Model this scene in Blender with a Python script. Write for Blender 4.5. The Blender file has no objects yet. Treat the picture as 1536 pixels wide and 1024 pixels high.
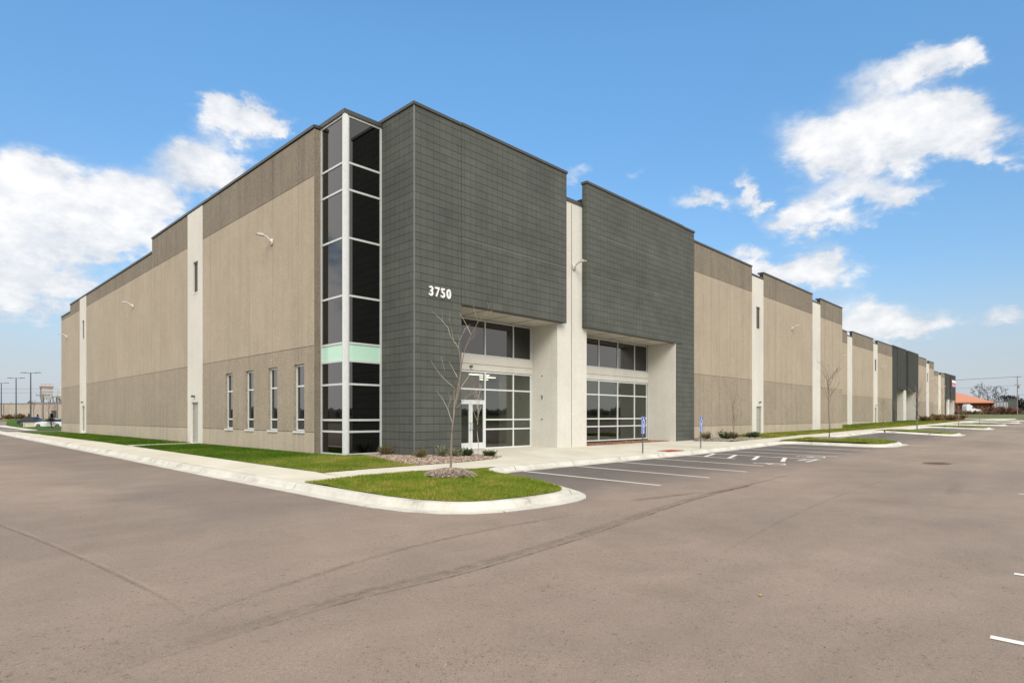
import bpy, bmesh, math, random
from mathutils import Vector, Matrix
random.seed(11)
R = random.random
def U(a, b): return a + (b - a) * random.random()
sc = bpy.context.scene
C = bpy.data.collections.new('site'); sc.collection.children.link(C)

# ------------------------------------------------------------------ camera
CX, CY, CZ = -13.282, -17.904, 1.45
cam = bpy.data.objects.new('camera', bpy.data.cameras.new('camera')); sc.collection.objects.link(cam)
cam.location = (CX, CY, CZ)
cam.rotation_euler = (math.pi/2, 0, math.radians(44.14 - 90))
cam.data.sensor_width = 36; cam.data.lens = 36*898.6/1536
cam.data.shift_y = (625-512)/1536; cam.data.clip_end = 3000; cam.data.clip_start = .1
sc.camera = cam

# ------------------------------------------------------------------ helpers: objects
def tag(o, label=None, cat=None, group=None, kind=None):
    if label: o['label'] = label
    if cat: o['category'] = cat
    if group: o['group'] = group
    if kind: o['kind'] = kind
    return o
def thing(name, loc, label, cat, group=None, rz=0):
    o = bpy.data.objects.new(name, None); C.objects.link(o); o.location = loc; o.rotation_euler = (0, 0, rz)
    o.empty_display_size = .3
    return tag(o, label, cat, group)
def dup(root, loc, rz=0, label=None, scale=1):
    def cp(o, par):
        c = o.copy(); C.objects.link(c); c.parent = par
        for ch in [k for k in C.objects if k.parent == o and k is not c]: cp(ch, c)
        return c
    r = cp(root, None); r.location = loc; r.rotation_euler = (0, 0, rz); r.scale = (scale,)*3
    if label: r['label'] = label
    return r
class MB:
    def __init__(s): s.v = []; s.f = []; s.m = []; s.mats = []
    def mi(s, m):
        if m not in s.mats: s.mats.append(m)
        return s.mats.index(m)
    def face(s, pts, m):
        n = len(s.v); s.v += [tuple(p) for p in pts]; s.f.append(tuple(range(n, n+len(pts)))); s.m.append(s.mi(m))
    def mesh(s, pts, faces, m):
        n = len(s.v); s.v += [tuple(p) for p in pts]; k = s.mi(m)
        for f in faces: s.f.append(tuple(n+i for i in f)); s.m.append(k)
    def box(s, x0, x1, y0, y1, z0, z1, m):
        if x1 < x0: x0, x1 = x1, x0
        if y1 < y0: y0, y1 = y1, y0
        s.mesh([(x0,y0,z0),(x1,y0,z0),(x1,y1,z0),(x0,y1,z0),(x0,y0,z1),(x1,y0,z1),(x1,y1,z1),(x0,y1,z1)],
               [(0,3,2,1),(4,5,6,7),(0,1,5,4),(1,2,6,5),(2,3,7,6),(3,0,4,7)], m)
    def tube(s, pts, rad, m, n=6, cap=True):
        pts = [Vector(p) for p in pts]; N = len(pts); ring = []
        base = len(s.v); k = s.mi(m)
        for i, p in enumerate(pts):
            t = (pts[min(i+1, N-1)] - pts[max(i-1, 0)]).normalized()
            a = t.cross(Vector((0, 0, 1)))
            if a.length < .05: a = t.cross(Vector((1, 0, 0)))
            a.normalize(); b = t.cross(a); r = rad[i] if isinstance(rad, (list, tuple)) else rad
            for j in range(n):
                q = 2*math.pi*j/n; s.v.append(tuple(p + a*math.cos(q)*r + b*math.sin(q)*r))
        for i in range(N-1):
            for j in range(n):
                s.f.append((base+i*n+j, base+i*n+(j+1) % n, base+(i+1)*n+(j+1) % n, base+(i+1)*n+j)); s.m.append(k)
        if cap:
            s.f.append(tuple(base+j for j in range(n))[::-1]); s.m.append(k)
            s.f.append(tuple(base+(N-1)*n+j for j in range(n))); s.m.append(k)
    def lathe(s, cx, cy, prof, m, n=16):     # prof = [(r,z)]
        base = len(s.v); k = s.mi(m)
        for r, z in prof:
            for j in range(n):
                q = 2*math.pi*j/n; s.v.append((cx+r*math.cos(q), cy+r*math.sin(q), z))
        for i in range(len(prof)-1):
            for j in range(n):
                s.f.append((base+i*n+j, base+i*n+(j+1) % n, base+(i+1)*n+(j+1) % n, base+(i+1)*n+j)); s.m.append(k)
    def extr(s, prof, y0, y1, m):             # prof in x,z ; extruded along y
        n = len(prof)
        s.mesh([(x, y0, z) for x, z in prof] + [(x, y1, z) for x, z in prof],
               [tuple(range(n)), tuple(range(2*n-1, n-1, -1))] + [(i, i+n, (i+1) % n+n, (i+1) % n) for i in range(n)], m)
    def build(s, name, parent=None, smooth=False, bevel=0):
        org = Vector((0, 0, 0)); q = parent
        while q is not None: org += Vector(q.location); q = q.parent
        me = bpy.data.meshes.new(name)
        me.from_pydata([tuple(Vector(p)-org) for p in s.v], [], s.f)
        for m in s.mats: me.materials.append(m)
        me.polygons.foreach_set('material_index', s.m)
        if smooth: me.polygons.foreach_set('use_smooth', [True]*len(s.f))
        me.update()
        bm = bmesh.new(); bm.from_mesh(me); bmesh.ops.recalc_face_normals(bm, faces=bm.faces) if len(s.f) < 20000 else None
        bm.to_mesh(me); bm.free()
        o = bpy.data.objects.new(name, me); C.objects.link(o)
        if parent: o.parent = parent
        if bevel:
            b = o.modifiers.new('bevel', 'BEVEL'); b.width = bevel; b.segments = 2; b.limit_method = 'ANGLE'
        return o

# ------------------------------------------------------------------ materials
def lin(c): return tuple(((v/255)/12.92 if v/255 <= .04045 else ((v/255+.055)/1.055)**2.4) for v in c)
def K(r, g, b, k=.72):
    c = lin((r, g, b)); return (c[0]*k, c[1]*k, c[2]*k, 1)
class NT:
    def __init__(s, name):
        s.m = bpy.data.materials.new(name); s.m.use_nodes = True; s.t = s.m.node_tree; s.n = s.t.nodes; s.l = s.t.links
        s.b = s.n['Principled BSDF']
    def N(s, ty, **kw):
        n = s.n.new(ty)
        for k, v in kw.items():
            if k.startswith('_'): setattr(n, k[1:], v)
            else: n.inputs[k.replace('_', ' ')].default_value = v
        return n
    def L(s, a, b): s.l.new(a, b)
    def coord(s, scale=(1,1,1), which='Object'):
        t = s.N('ShaderNodeTexCoord'); mp = s.N('ShaderNodeMapping'); mp.inputs['Scale'].default_value = scale
        if which == 'World':
            g = s.N('ShaderNodeNewGeometry'); s.L(g.outputs['Position'], mp.inputs['Vector'])
        else: s.L(t.outputs[which], mp.inputs['Vector'])
        return mp.outputs['Vector']
    def noise(s, vec, scale, detail=4, rough=.6, dist=0):
        n = s.N('ShaderNodeTexNoise', Scale=scale, Detail=detail, Roughness=rough, Distortion=dist); s.L(vec, n.inputs['Vector']); return n.outputs['Fac']
    def ramp(s, fac, stops):
        r = s.N('ShaderNodeValToRGB'); s.L(fac, r.inputs['Fac']); e = r.color_ramp.elements
        e[0].position, e[0].color = stops[0]; e[1].position, e[1].color = stops[-1]
        for p, c in stops[1:-1]: x = e.new(p); x.color = c
        return r.outputs['Color']
    def mix(s, fac, a, b, mode='MIX'):
        m = s.N('ShaderNodeMix', _data_type='RGBA', _blend_type=mode)
        for v, i in ((fac, 0), (a, 6), (b, 7)):
            if hasattr(v, 'links'): s.L(v, m.inputs[i])
            else: m.inputs[i].default_value = v
        return m.outputs[2]
    def math(s, op, a, b=0, c=None):
        m = s.N('ShaderNodeMath', _operation=op)
        for i, v in enumerate((a, b) + ((c,) if c is not None else ())):
            if hasattr(v, 'links'): s.L(v, m.inputs[i])
            else: m.inputs[i].default_value = v
        return m.outputs[0]
    def bump(s, h, strength=.3, dist=.01):
        b = s.N('ShaderNodeBump', Strength=strength, Distance=dist); s.L(h, b.inputs['Height']); s.L(b.outputs['Normal'], s.b.inputs['Normal'])
    def col(s, c): s.L(c, s.b.inputs['Base Color']) if hasattr(c, 'links') else setattr(s.b.inputs['Base Color'], 'default_value', c)
    def rough(s, v): s.b.inputs['Roughness'].default_value = v; return s
def g4(v): return (v, v, v, 1)
def sc4(c, k): return (c[0]*k, c[1]*k, c[2]*k, 1)

def plain(name, c, rough=.6, metal=0, spec=None):
    n = NT(name); v = n.coord(which='World'); f = n.noise(v, 6, 5)
    n.col(n.mix(f, sc4(c, .88), sc4(c, 1.1))); n.rough(rough); n.b.inputs['Metallic'].default_value = metal
    return n.m
def concrete(name, c, speck=.5, streak=.25, scale=45):
    n = NT(name); v = n.coord(which='World')
    a = n.noise(v, scale*.7, 3, .85); a2 = n.noise(v, scale*.28, 6, .9)      # exposed aggregate, fine and clustered
    big = n.noise(v, .35, 5, .6); mid = n.noise(v, 1.6, 6, .7)
    vs = n.coord((1.6, 1.6, .07), 'World'); st = n.noise(vs, 1.6, 7, .75)   # rain streaks and form-board bands
    vs2 = n.coord((7, 7, .10), 'World'); st2 = n.noise(vs2, 1.3, 5, .7)
    c1 = n.ramp(a, [(.30, sc4(c, 1-speck*1.3)), (.46, sc4(c, 1-speck*.15)), (.56, sc4(c, 1.02)), (.74, sc4(c, 1+speck*1.0))])
    c1 = n.mix(1, c1, n.ramp(a2, [(.30, g4(1-speck*1.2)), (.45, g4(.98)), (.55, g4(1.02)), (.70, g4(1+speck*.8))]), 'MULTIPLY')
    c1 = n.mix(1, c1, n.ramp(st, [(.28, g4(1-streak*1.0)), (.5, g4(1)), (.75, g4(1+streak*.35))]), 'MULTIPLY')
    c1 = n.mix(1, c1, n.ramp(st2, [(.3, g4(1-streak*.25)), (.6, g4(1.01))]), 'MULTIPLY')
    c1 = n.mix(1, c1, n.ramp(big, [(.3, g4(.94)), (.7, g4(1.07))]), 'MULTIPLY')
    c1 = n.mix(1, c1, n.ramp(mid, [(.3, g4(1-speck*.18)), (.7, g4(1+speck*.12))]), 'MULTIPLY')
    n.col(c1); n.rough(.9); n.bump(a, .6, .008)
    return n.m
M = {}
M['tan'] = concrete('tan aggregate concrete', K(191,177,155,.74), .30, .14)
M['tan_low'] = concrete('coarse tan aggregate concrete', K(180,167,146,.71), .50, .14, 34)
M['tan_base'] = concrete('pale tan concrete base', K(200,187,165,.75), .25, .2)
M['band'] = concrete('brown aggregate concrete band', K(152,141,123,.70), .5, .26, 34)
M['white_conc'] = concrete('off white concrete', K(232,229,217,.75), .14, .07)
M['core'] = plain('dark joint filler', K(70,63,54,.42), .95)
M['roof'] = plain('roof membrane', K(170,170,165,.5), .9)
M['coping'] = plain('dark metal coping', K(84,86,82,.5), .45, .0)
M['alu'] = plain('clear anodised aluminium', K(226,230,228,.75), .42, .15)
M['white_frame'] = plain('white aluminium frame', K(236,240,238,.8), .4, .1)
M['soffit'] = plain('white soffit panel', K(226,222,208,.75), .6)
M['door_grey'] = plain('grey steel door', K(196,196,186,.6), .5)
M['lamp_white'] = plain('white lamp housing', K(232,228,218,.8), .4)
M['steel'] = plain('galvanised steel', K(150,152,150,.6), .45, .6)
M['dark'] = plain('dark grey metal', K(84,88,90,.55), .5)
M['rubber'] = plain('black rubber', K(40,40,40,.5), .8)
M['red_pad'] = plain('rusty red warning pad', K(190,88,52,.6), .7)
M['letter'] = plain('white letter enamel', K(250,250,250,.85), .4)
M['blue'] = plain('sign blue', K(44,92,205,.75), .5)
M['blue_pale'] = plain('pale sign edge', K(190,215,240,.8), .5)

def block(nm='grey split face block', dk=1.0):
    n = NT(nm); g = n.N('ShaderNodeNewGeometry'); sx = n.N('ShaderNodeSeparateXYZ'); n.L(g.outputs['Position'], sx.inputs[0])
    u = n.math('ADD', sx.outputs[0], sx.outputs[1]); cx = n.N('ShaderNodeCombineXYZ'); n.L(u, cx.inputs[0]); n.L(sx.outputs[2], cx.inputs[1])
    def bricks(w, off, ms, c1, c2, cm, sm=.4):
        b = n.N('ShaderNodeTexBrick', Scale=1.0, Mortar_Size=ms, Mortar_Smooth=sm, Bias=0, Brick_Width=w, Row_Height=.295); b.offset = off
        b.inputs['Color1'].default_value = c1; b.inputs['Color2'].default_value = c2; b.inputs['Mortar'].default_value = cm; n.L(cx.outputs[0], b.inputs['Vector']); return b
    br = bricks(.606, .5, .007, K(106,110,101,.60*dk), K(101,105,97,.585*dk), K(56,60,55,.5*dk))
    br2 = bricks(.303, 0, .008, g4(1), g4(.96), g4(.54)); br3 = bricks(5000, 0, .013, g4(1), g4(1), g4(.54), .6)   # scored centre lines, deep bed joints
    v = n.coord(which='World'); big = n.noise(v, .5, 6, .65); fine = n.noise(v, 38, 4, .8); wsp = n.noise(v, 5, 3, .8)
    c = n.mix(1, n.mix(1, br.outputs['Color'], br2.outputs['Color'], 'MULTIPLY'), br3.outputs['Color'], 'MULTIPLY')
    c = n.mix(1, c, n.ramp(big, [(.3, g4(.80)), (.7, g4(1.2))]), 'MULTIPLY')
    c = n.mix(1, c, n.ramp(fine, [(.3, g4(.78)), (.7, g4(1.22))]), 'MULTIPLY')
    c = n.mix(n.ramp(wsp, [(.70, g4(0)), (.76, g4(.35))]), c, K(150,152,142,.6))   # lime bloom specks
    n.col(c); n.rough(.9)
    h = n.math('ADD', n.math('MULTIPLY', br3.outputs['Fac'], -1.2), n.math('MULTIPLY', fine, .5)); n.bump(h, .6, .01)
    return n.m
M['block'] = block(); M['block_dark'] = block('dark charcoal block', .42)  # second one is the same block in a darker tone, for the far entrances

def glass_dark(name, base, ior=1.9):
    n = NT(name); n.b.inputs['Base Color'].default_value = base; n.rough(.02); n.b.inputs['IOR'].default_value = ior
    v = n.coord(which='World'); f = n.noise(v, .6, 2, .4); n.bump(f, .02, .02)
    return n.m
M['pane'] = glass_dark('tinted reflective glass', (.001, .0012, .0015, 1), 1.8)
M['pane_green'] = glass_dark('grey green window glass', (.010, .014, .014, 1), 1.75)
M['mint'] = glass_dark('pale mint spandrel glass', K(200,240,218,.78), 1.45)
def glass_clear():
    n = NT('clear tinted glass'); n.n.remove(n.b); out = n.n['Material Output']
    t = n.N('ShaderNodeBsdfTransparent'); t.inputs[0].default_value = (.60, .62, .58, 1)
    gl = n.N('ShaderNodeBsdfGlossy'); gl.inputs['Roughness'].default_value = .02; gl.inputs['Color'].default_value = (.95, 1, .98, 1)
    lw = n.N('ShaderNodeLayerWeight', Blend=.5); mx = n.N('ShaderNodeMixShader'); fr = n.math('MULTIPLY_ADD', n.math('POWER', lw.outputs['Facing'], 5.0), .9, .085)
    n.L(fr, mx.inputs[0]); n.L(t.outputs[0], mx.inputs[1]); n.L(gl.outputs[0], mx.inputs[2]); n.L(mx.outputs[0], out.inputs['Surface'])
    return n.m
M['clear'] = glass_clear()

def asphalt():
    n = NT('worn brown grey asphalt'); v = n.coord(which='World')
    big = n.noise(v, .10, 6, .6, .6); mid = n.noise(v, .9, 6, .65, .4); fine = n.noise(v, 90, 2, .8); gr = n.noise(v, 28, 4, .85)
    c = n.ramp(big, [(.34, K(154,137,123,.69)), (.5, K(165,147,131,.71)), (.66, K(175,157,140,.73))])
    # stalls stay darker and greyer than the dusty drive lanes
    sx = n.N('ShaderNodeSeparateXYZ'); n.L(v, sx.inputs[0]); wob = n.math('MULTIPLY', n.math('SUBTRACT', n.noise(v, .5, 5, .65), .5), 2.2)
    def sm(x, a, b):
        r = n.N('ShaderNodeMapRange'); r.interpolation_type = 'SMOOTHSTEP'; n.L(x, r.inputs[0]); r.inputs[1].default_value = a; r.inputs[2].default_value = b; return r.outputs[0]
    yy = n.math('ADD', sx.outputs[1], wob); xx = n.math('ADD', sx.outputs[0], wob)
    st_ = n.math('MULTIPLY', n.math('MULTIPLY', sm(yy, -10.6, -8.6), sm(yy, 40, 10)), sm(xx, -5.0, -2.0)); lf = n.math('MULTIPLY', sm(xx, -10.8, -8.9), sm(yy, -9.5, -6.5))
    c = n.mix(n.math('MINIMUM', n.math('ADD', n.math('MULTIPLY', st_, .62), n.math('MULTIPLY', lf, .35)), 1.0), c, K(124,115,108,.62))
    c = n.mix(1, c, n.ramp(mid, [(.25, g4(.86)), (.75, g4(1.11))]), 'MULTIPLY')
    pit = n.noise(v, 13, 3, .95); c = n.mix(1, c, n.ramp(n.math('ADD', pit, n.math('MULTIPLY', n.noise(v, .7, 3, .5), .22)), [(.41, g4(.45)), (.49, g4(1)), (.74, g4(1)), (.84, g4(1.25))]), 'MULTIPLY')
    c = n.mix(1, c, n.ramp(gr, [(.30, g4(.42)), (.40, g4(.93)), (.6, g4(1)), (.74, g4(1.4))]), 'MULTIPLY')
    c = n.mix(1, c, n.ramp(fine, [(.25, g4(.66)), (.8, g4(1.36))]), 'MULTIPLY')
    # long paving passes, streaked along the drive lanes
    vs = n.coord((.05, .75, 1), 'World'); st = n.noise(vs, 1.0, 5, .6)
    c = n.mix(1, c, n.ramp(st, [(.3, g4(.93)), (.7, g4(1.07))]), 'MULTIPLY')
    # scattered tar scuffs
    sp = n.noise(v, 2.2, 8, .75, 1.5); c = n.mix(n.ramp(sp, [(.66, g4(0)), (.74, g4(.35))]), c, K(96,86,80,.45))
    n.col(c); n.rough(.88); n.bump(n.math('ADD', fine, gr), .55, .008)
    return n.m
M['asphalt'] = asphalt()
def walk():
    n = NT('pale broom finished concrete'); v = n.coord(which='World')
    big = n.noise(v, .5, 5, .6); fine = n.noise(v, 60, 3, .8)
    br = n.N('ShaderNodeTexBrick', Scale=1.0, Mortar_Size=.007, Brick_Width=1.5, Row_Height=1.5); br.offset = 0
    br.inputs['Color1'].default_value = g4(1); br.inputs['Color2'].default_value = g4(.95); br.inputs['Mortar'].default_value = g4(.68); n.L(v, br.inputs['Vector'])
    c = n.ramp(big, [(.3, K(226,218,196,.72)), (.7, K(240,235,216,.76))])
    c = n.mix(1, c, br.outputs['Color'], 'MULTIPLY'); c = n.mix(1, c, n.ramp(fine, [(.3, g4(.93)), (.7, g4(1.05))]), 'MULTIPLY')
    n.col(c); n.rough(.9); n.bump(fine, .3, .004); return n.m
M['walk'] = walk()
def kerb():
    n = NT('pale kerb concrete'); v = n.coord(which='World'); big = n.noise(v, 1.2, 6, .7); fine = n.noise(v, 45, 4, .8)
    c = n.ramp(big, [(.28, K(176,170,154,.62)), (.42, K(226,222,208,.66)), (.55, K(234,231,218,.70)), (.78, K(244,241,230,.75))])
    c = n.mix(1, c, n.ramp(fine, [(.3, g4(.88)), (.7, g4(1.05))]), 'MULTIPLY')
    n.col(c); n.rough(.9); n.bump(fine, .4, .005); return n.m
M['kerb'] = kerb()
def grass(name, blade=False):
    n = NT(name); v = n.coord(which='World'); big = n.noise(v, 1.0, 6, .75, .6); fine = n.noise(v, 14, 6, .8)
    c = n.ramp(big, [(.30, K(92,124,30,.66)), (.44, K(124,146,48,.66)), (.56, K(152,156,66,.66)), (.72, K(180,168,96,.68))])
    if blade:
        g = n.N('ShaderNodeNewGeometry'); c = n.mix(1, c, n.ramp(g.outputs['Random Per Island'], [(0, (.66,.74,.5,1)), (.7, g4(1.15)), (1, (1.7,1.5,1.3,1))]), 'MULTIPLY')
    else: c = n.mix(1, c, n.ramp(fine, [(.3, g4(.6)), (.7, g4(1.2))]), 'MULTIPLY'); n.bump(fine, .8, .04)
    n.col(c); n.rough(.9); n.b.inputs['Specular IOR Level'].default_value = .15; return n.m
M['grass'] = grass('lawn turf'); M['blade'] = grass('grass blades', True)
def lush(name, blade=False):
    n = NT(name); v = n.coord(which='World'); big = n.noise(v, .35, 5, .6); fine = n.noise(v, 14, 6, .8)
    s3 = n.N('ShaderNodeSeparateXYZ'); n.L(v, s3.inputs[0]); r3 = n.N('ShaderNodeMapRange'); n.L(s3.outputs[1], r3.inputs[0]); r3.inputs[1].default_value = 7; r3.inputs[2].default_value = -2; r3.inputs[3].default_value = 0; r3.inputs[4].default_value = .30
    c = n.ramp(n.math('ADD', big, r3.outputs[0]), [(.3, K(70,104,22,.56)), (.52, K(90,124,30,.58)), (.68, K(122,142,48,.62)), (.85, K(164,160,78,.64))])
    if blade:
        g = n.N('ShaderNodeNewGeometry'); c = n.mix(1, c, n.ramp(g.outputs['Random Per Island'], [(0, (.66,.74,.5,1)), (.7, g4(1.15)), (1, (1.5,1.4,1.2,1))]), 'MULTIPLY')
    else: c = n.mix(1, c, n.ramp(fine, [(.3, g4(.6)), (.7, g4(1.2))]), 'MULTIPLY'); n.bump(fine, .8, .04)
    n.col(c); n.rough(.9); n.b.inputs['Specular IOR Level'].default_value = .15; return n.m
M['lush'] = lush('dark lawn turf'); M['lush_blade'] = lush('dark grass blades', True)
def chips(name, stops, rough=.85):
    n = NT(name); g = n.N('ShaderNodeNewGeometry'); v = n.coord(which='World'); f = n.noise(v, 30, 4)
    c = n.ramp(g.outputs['Random Per Island'], stops); c = n.mix(1, c, n.ramp(f, [(.3, g4(.8)), (.7, g4(1.15))]), 'MULTIPLY'); n.col(c); n.rough(rough); return n.m
M['mulch'] = chips('shredded bark chips', [(0, K(96,80,68,.7)), (.35, K(150,130,112,.7)), (.7, K(188,170,150,.74)), (1, K(226,214,200,.78))])
M['rock'] = chips('pink grey river rock', [(0, K(120,98,84,.6)), (.35, K(176,148,126,.62)), (.7, K(206,186,166,.65)), (1, K(226,214,198,.66))])
M['rock_grey'] = chips('grey river rock', [(0, K(116,108,98,.6)), (.5, K(176,166,152,.62)), (1, K(216,210,198,.66))])
M['red_rock'] = chips('rust red lava rock', [(0, K(120,70,44,.6)), (.5, K(178,120,86,.62)), (1, K(204,160,128,.66))])
M['soil'] = plain('brown soil', K(134,112,92,.5), .95)
M['bark'] = plain('grey brown bark', K(158,142,128,.66), .9)
M['bark_pale'] = plain('pale twig bark', K(204,194,180,.72), .9)
M['leaf_dark'] = chips('dark juniper needles', [(0, K(38,58,22,.5)), (.6, K(70,94,34,.5)), (1, K(112,130,60,.5))])
M['leaf_olive'] = chips('olive brown foliage', [(0, K(92,84,44,.5)), (.5, K(138,126,72,.5)), (1, K(176,150,104,.55))])
M['leaf_pale'] = chips('pale grey green grass leaves', [(0, K(118,124,88,.5)), (.6, K(160,162,124,.55)), (1, K(196,190,158,.6))])
M['leaf_rust'] = chips('rusty brown dry foliage', [(0, K(98,70,46,.5)), (.6, K(146,108,70,.5)), (1, K(178,146,96,.55))])
M['leaf_red'] = chips('red brown shrub twigs', [(0, K(96,62,58,.5)), (.6, K(140,92,84,.5)), (1, K(170,132,116,.55))])
M['conifer'] = chips('dark spruce needles', [(0, K(24,38,26,.5)), (.6, K(40,60,38,.5)), (1, K(66,88,56,.5))])
M['twig_far'] = chips('far grey twigs', [(0, K(110,108,110,.5)), (1, K(146,140,138,.55))])
def paint():
    n = NT('worn white road paint'); v = n.coord(which='World'); f = n.noise(v, 40, 5, .8); big = n.noise(v, 3, 4)
    c = n.ramp(f, [(.30, K(200,194,184,.7)), (.42, K(240,238,230,.82)), (.8, K(250,249,243,.86))]); n.col(n.mix(n.math('MULTIPLY', big, .2), c, K(206,198,188,.7))); n.rough(.7); return n.m
M['paint'] = paint()

# ------------------------------------------------------------------ ground heights
def tab(T, x):
    if x <= T[0][0]: return T[0][1]
    for (a, b), (c, d) in zip(T, T[1:]):
        if x <= c: return b + (d-b)*(x-a)/(c-a)
    return T[-1][1]
TOE = [(14, -.31), (25, -.17), (48, .10), (69, .23), (86, .37), (110, .60), (160, .85), (230, .95)]
TIP = [(12, -.36), (25, -.24), (48, -.15), (69, .05), (84, .28), (110, .50), (160, .80), (230, .95)]
BASE = [(20, 0), (33, .13), (55, .22), (76, .46), (96, .68), (125, .92), (165, .98)]
LEFT = [(0, 0), (55, .27), (82, .2), (100, .22), (112, .33), (135, 1.2), (190, 1.15)]
def zasph(x, y):
    r = tab(LEFT, y)
    if y >= -4.6: z = tab(TOE, x) + r
    elif y >= -9.8: z = tab(TIP, x) + (tab(TOE, x)-tab(TIP, x))*(y+9.8)/5.2
    else: z = tab(TIP, x) + .01*max(y+9.8, -10)
    if x < -6.85: z += .01*max(x+6.85, -10)
    return z
def wall_y(x): return 0.0 if x < 21.5 else (.6 if x < 54.5 else (4.8 if x < 130 else 8))
def zsite(x, y):                                   # walks and lawns between the kerbs and the building
    a = tab(TOE, x) + .15; b = tab(BASE, x); t = min(1, max(0, (y+4.05)/(wall_y(x)+4.05)))
    s = a + (b-a)*t
    ya = max(y, -4.05); l = -.31 + tab(LEFT, ya) + .15; bl = .005*max(0, ya); t = min(1, max(0, (x+6.33)/4.45))
    return min(s, l + (bl-l)*t) if x < 2 else s
def zout(x, y):                                    # open country
    z = zasph(max(-40, min(x, 183)), y)
    if x > 186: z += 1.35*min(1, (x-186)/22)*1.0
    return z

def sheet(name, poly, zf, m, step=2.0, lift=0, parent=None, kind='structure', build=True):
    bm = bmesh.new(); vs = [bm.verts.new((x, y, 0)) for x, y in poly]; bm.faces.new(vs)
    xs = [p[0] for p in poly]; ys = [p[1] for p in poly]
    for ax, lo, hi in ((0, min(xs), max(xs)), (1, min(ys), max(ys))):
        st = step if not isinstance(step, tuple) else step[ax]
        k = lo + st
        while k < hi-.01:
            co = (k, 0, 0) if ax == 0 else (0, k, 0); no = (1, 0, 0) if ax == 0 else (0, 1, 0)
            bmesh.ops.bisect_plane(bm, geom=bm.verts[:]+bm.edges[:]+bm.faces[:], plane_co=co, plane_no=no, dist=1e-5); k += st
    bmesh.ops.triangulate(bm, faces=[f for f in bm.faces if len(f.verts) > 4])
    for v in bm.verts: v.co.z = zf(v.co.x, v.co.y) + lift
    bmesh.ops.recalc_face_normals(bm, faces=bm.faces)
    if sum(f.normal.z for f in bm.faces) < 0: bmesh.ops.reverse_faces(bm, faces=bm.faces)
    me = bpy.data.meshes.new(name); bm.to_mesh(me); bm.free(); me.materials.append(m)
    o = bpy.data.objects.new(name, me); C.objects.link(o)
    if kind: o['kind'] = kind
    if parent: o.parent = parent
    return o
def inside(poly, x, y):
    c = False; j = len(poly)-1
    for i in range(len(poly)):
        xi, yi = poly[i]; xj, yj = poly[j]
        if (yi > y) != (yj > y) and x < (xj-xi)*(y-yi)/(yj-yi)+xi: c = not c
        j = i
    return c

# terrain that carries everything, then the asphalt on it
def field():
    m = NT('dry field'); v = m.coord(which='World'); f = m.noise(v, .05, 6, .7); g = m.noise(v, .8, 6, .7)
    c = m.ramp(f, [(.3, K(100,118,48,.55)), (.55, K(132,132,74,.55)), (.75, K(160,144,104,.5))]); m.col(m.mix(1, c, m.ramp(g, [(.3, g4(.8)), (.7, g4(1.15))]), 'MULTIPLY')); m.rough(1); return m.m
M['field'] = field()
def grid(name, xs, ys, zf, m, kind='structure'):
    mb = MB(); nx = len(xs); V = [(x, y, zf(x, y)) for y in ys for x in xs]
    F = [(j*nx+i, j*nx+i+1, (j+1)*nx+i+1, (j+1)*nx+i) for j in range(len(ys)-1) for i in range(nx-1)]
    mb.mesh(V, F, m); o = mb.build(name, smooth=True); o['kind'] = kind; return o
xs = [-1500, -900, -500, -300, -150, -80, -40, -20, -6.85, 14, 25, 48, 69, 86, 110, 130, 160, 180, 190, 197, 204, 210, 240, 300, 400, 600, 1000, 1600]
ys = [-1500, -900, -500, -300, -150, -80, -40, -19.8, -9.8, -4.6, 0, 30, 55, 82, 100, 112, 126, 135, 160, 190, 240, 300, 500, 900, 1600]
grid('ground', xs, ys, lambda x, y: zout(x, y) - (.22 if (-62 < x < 186 and -62 < y < 128) else .06), M['field'])
xs = [-60, -40, -16.85, -6.85, 5, 14, 25, 36, 48, 58, 69, 77, 86, 98, 110, 130, 160, 183]
ys = [-60, -40, -19.8, -14.5, -9.8, -7.2, -4.6, 0, 15, 30, 55, 82, 100, 112, 126]
grid('parking_lot', xs, ys, zasph, M['asphalt'])

# ------------------------------------------------------------------ kerbs
def arc(cx, cy, r, a0, a1, n=8):
    return [(cx+r*math.cos(math.radians(a0+(a1-a0)*i/n)), cy+r*math.sin(math.radians(a0+(a1-a0)*i/n))) for i in range(n+1)]
near = [(-6.85, 57), (-6.85, 40), (-6.85, 20), (-6.85, 8), (-6.85, 0), (-6.85, -4), (-6.82, -6.2), (-6.75, -7.5), (-6.55, -8.5), (-6.2, -9.2), (-5.75, -9.62), (-5.2, -9.86),
        (-4.4, -9.98), (-3.7, -10.0), (-3.1, -9.95), (-2.6, -9.8), (-2.2, -9.5), (-1.85, -9.05), (-1.55, -8.5), (-1.25, -7.8), (-1.0, -6.9), (-.8, -6.0), (-.55, -5.35), (-.15, -4.85), (.4, -4.62)]
ISL = [(24.3, 30.2), (47.0, 52.6), (68.4, 74.0), (84.6, 90.0), (105, 110.6), (128, 133.6)]
path = list(near)
for a, b in ISL:
    path += [(x, -4.6) for x in range(int(path[-1][0])+3, int(a)-1, 3)]
    path += arc(a-.7, -5.3, .7, 90, 0, 6)[0:] + [(a, -6.5), (a, -8.0)] + arc(a+1.6, -8.4, 1.6, 180, 270, 8) + arc(b-1.6, -8.4, 1.6, -90, 0, 8) + [(b, -7)] + arc(b+.7, -5.3, .7, 180, 90, 6)
path += [(137, -4.6), (145, -4.6), (160, -4.6), (178, -4.6)]
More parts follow.
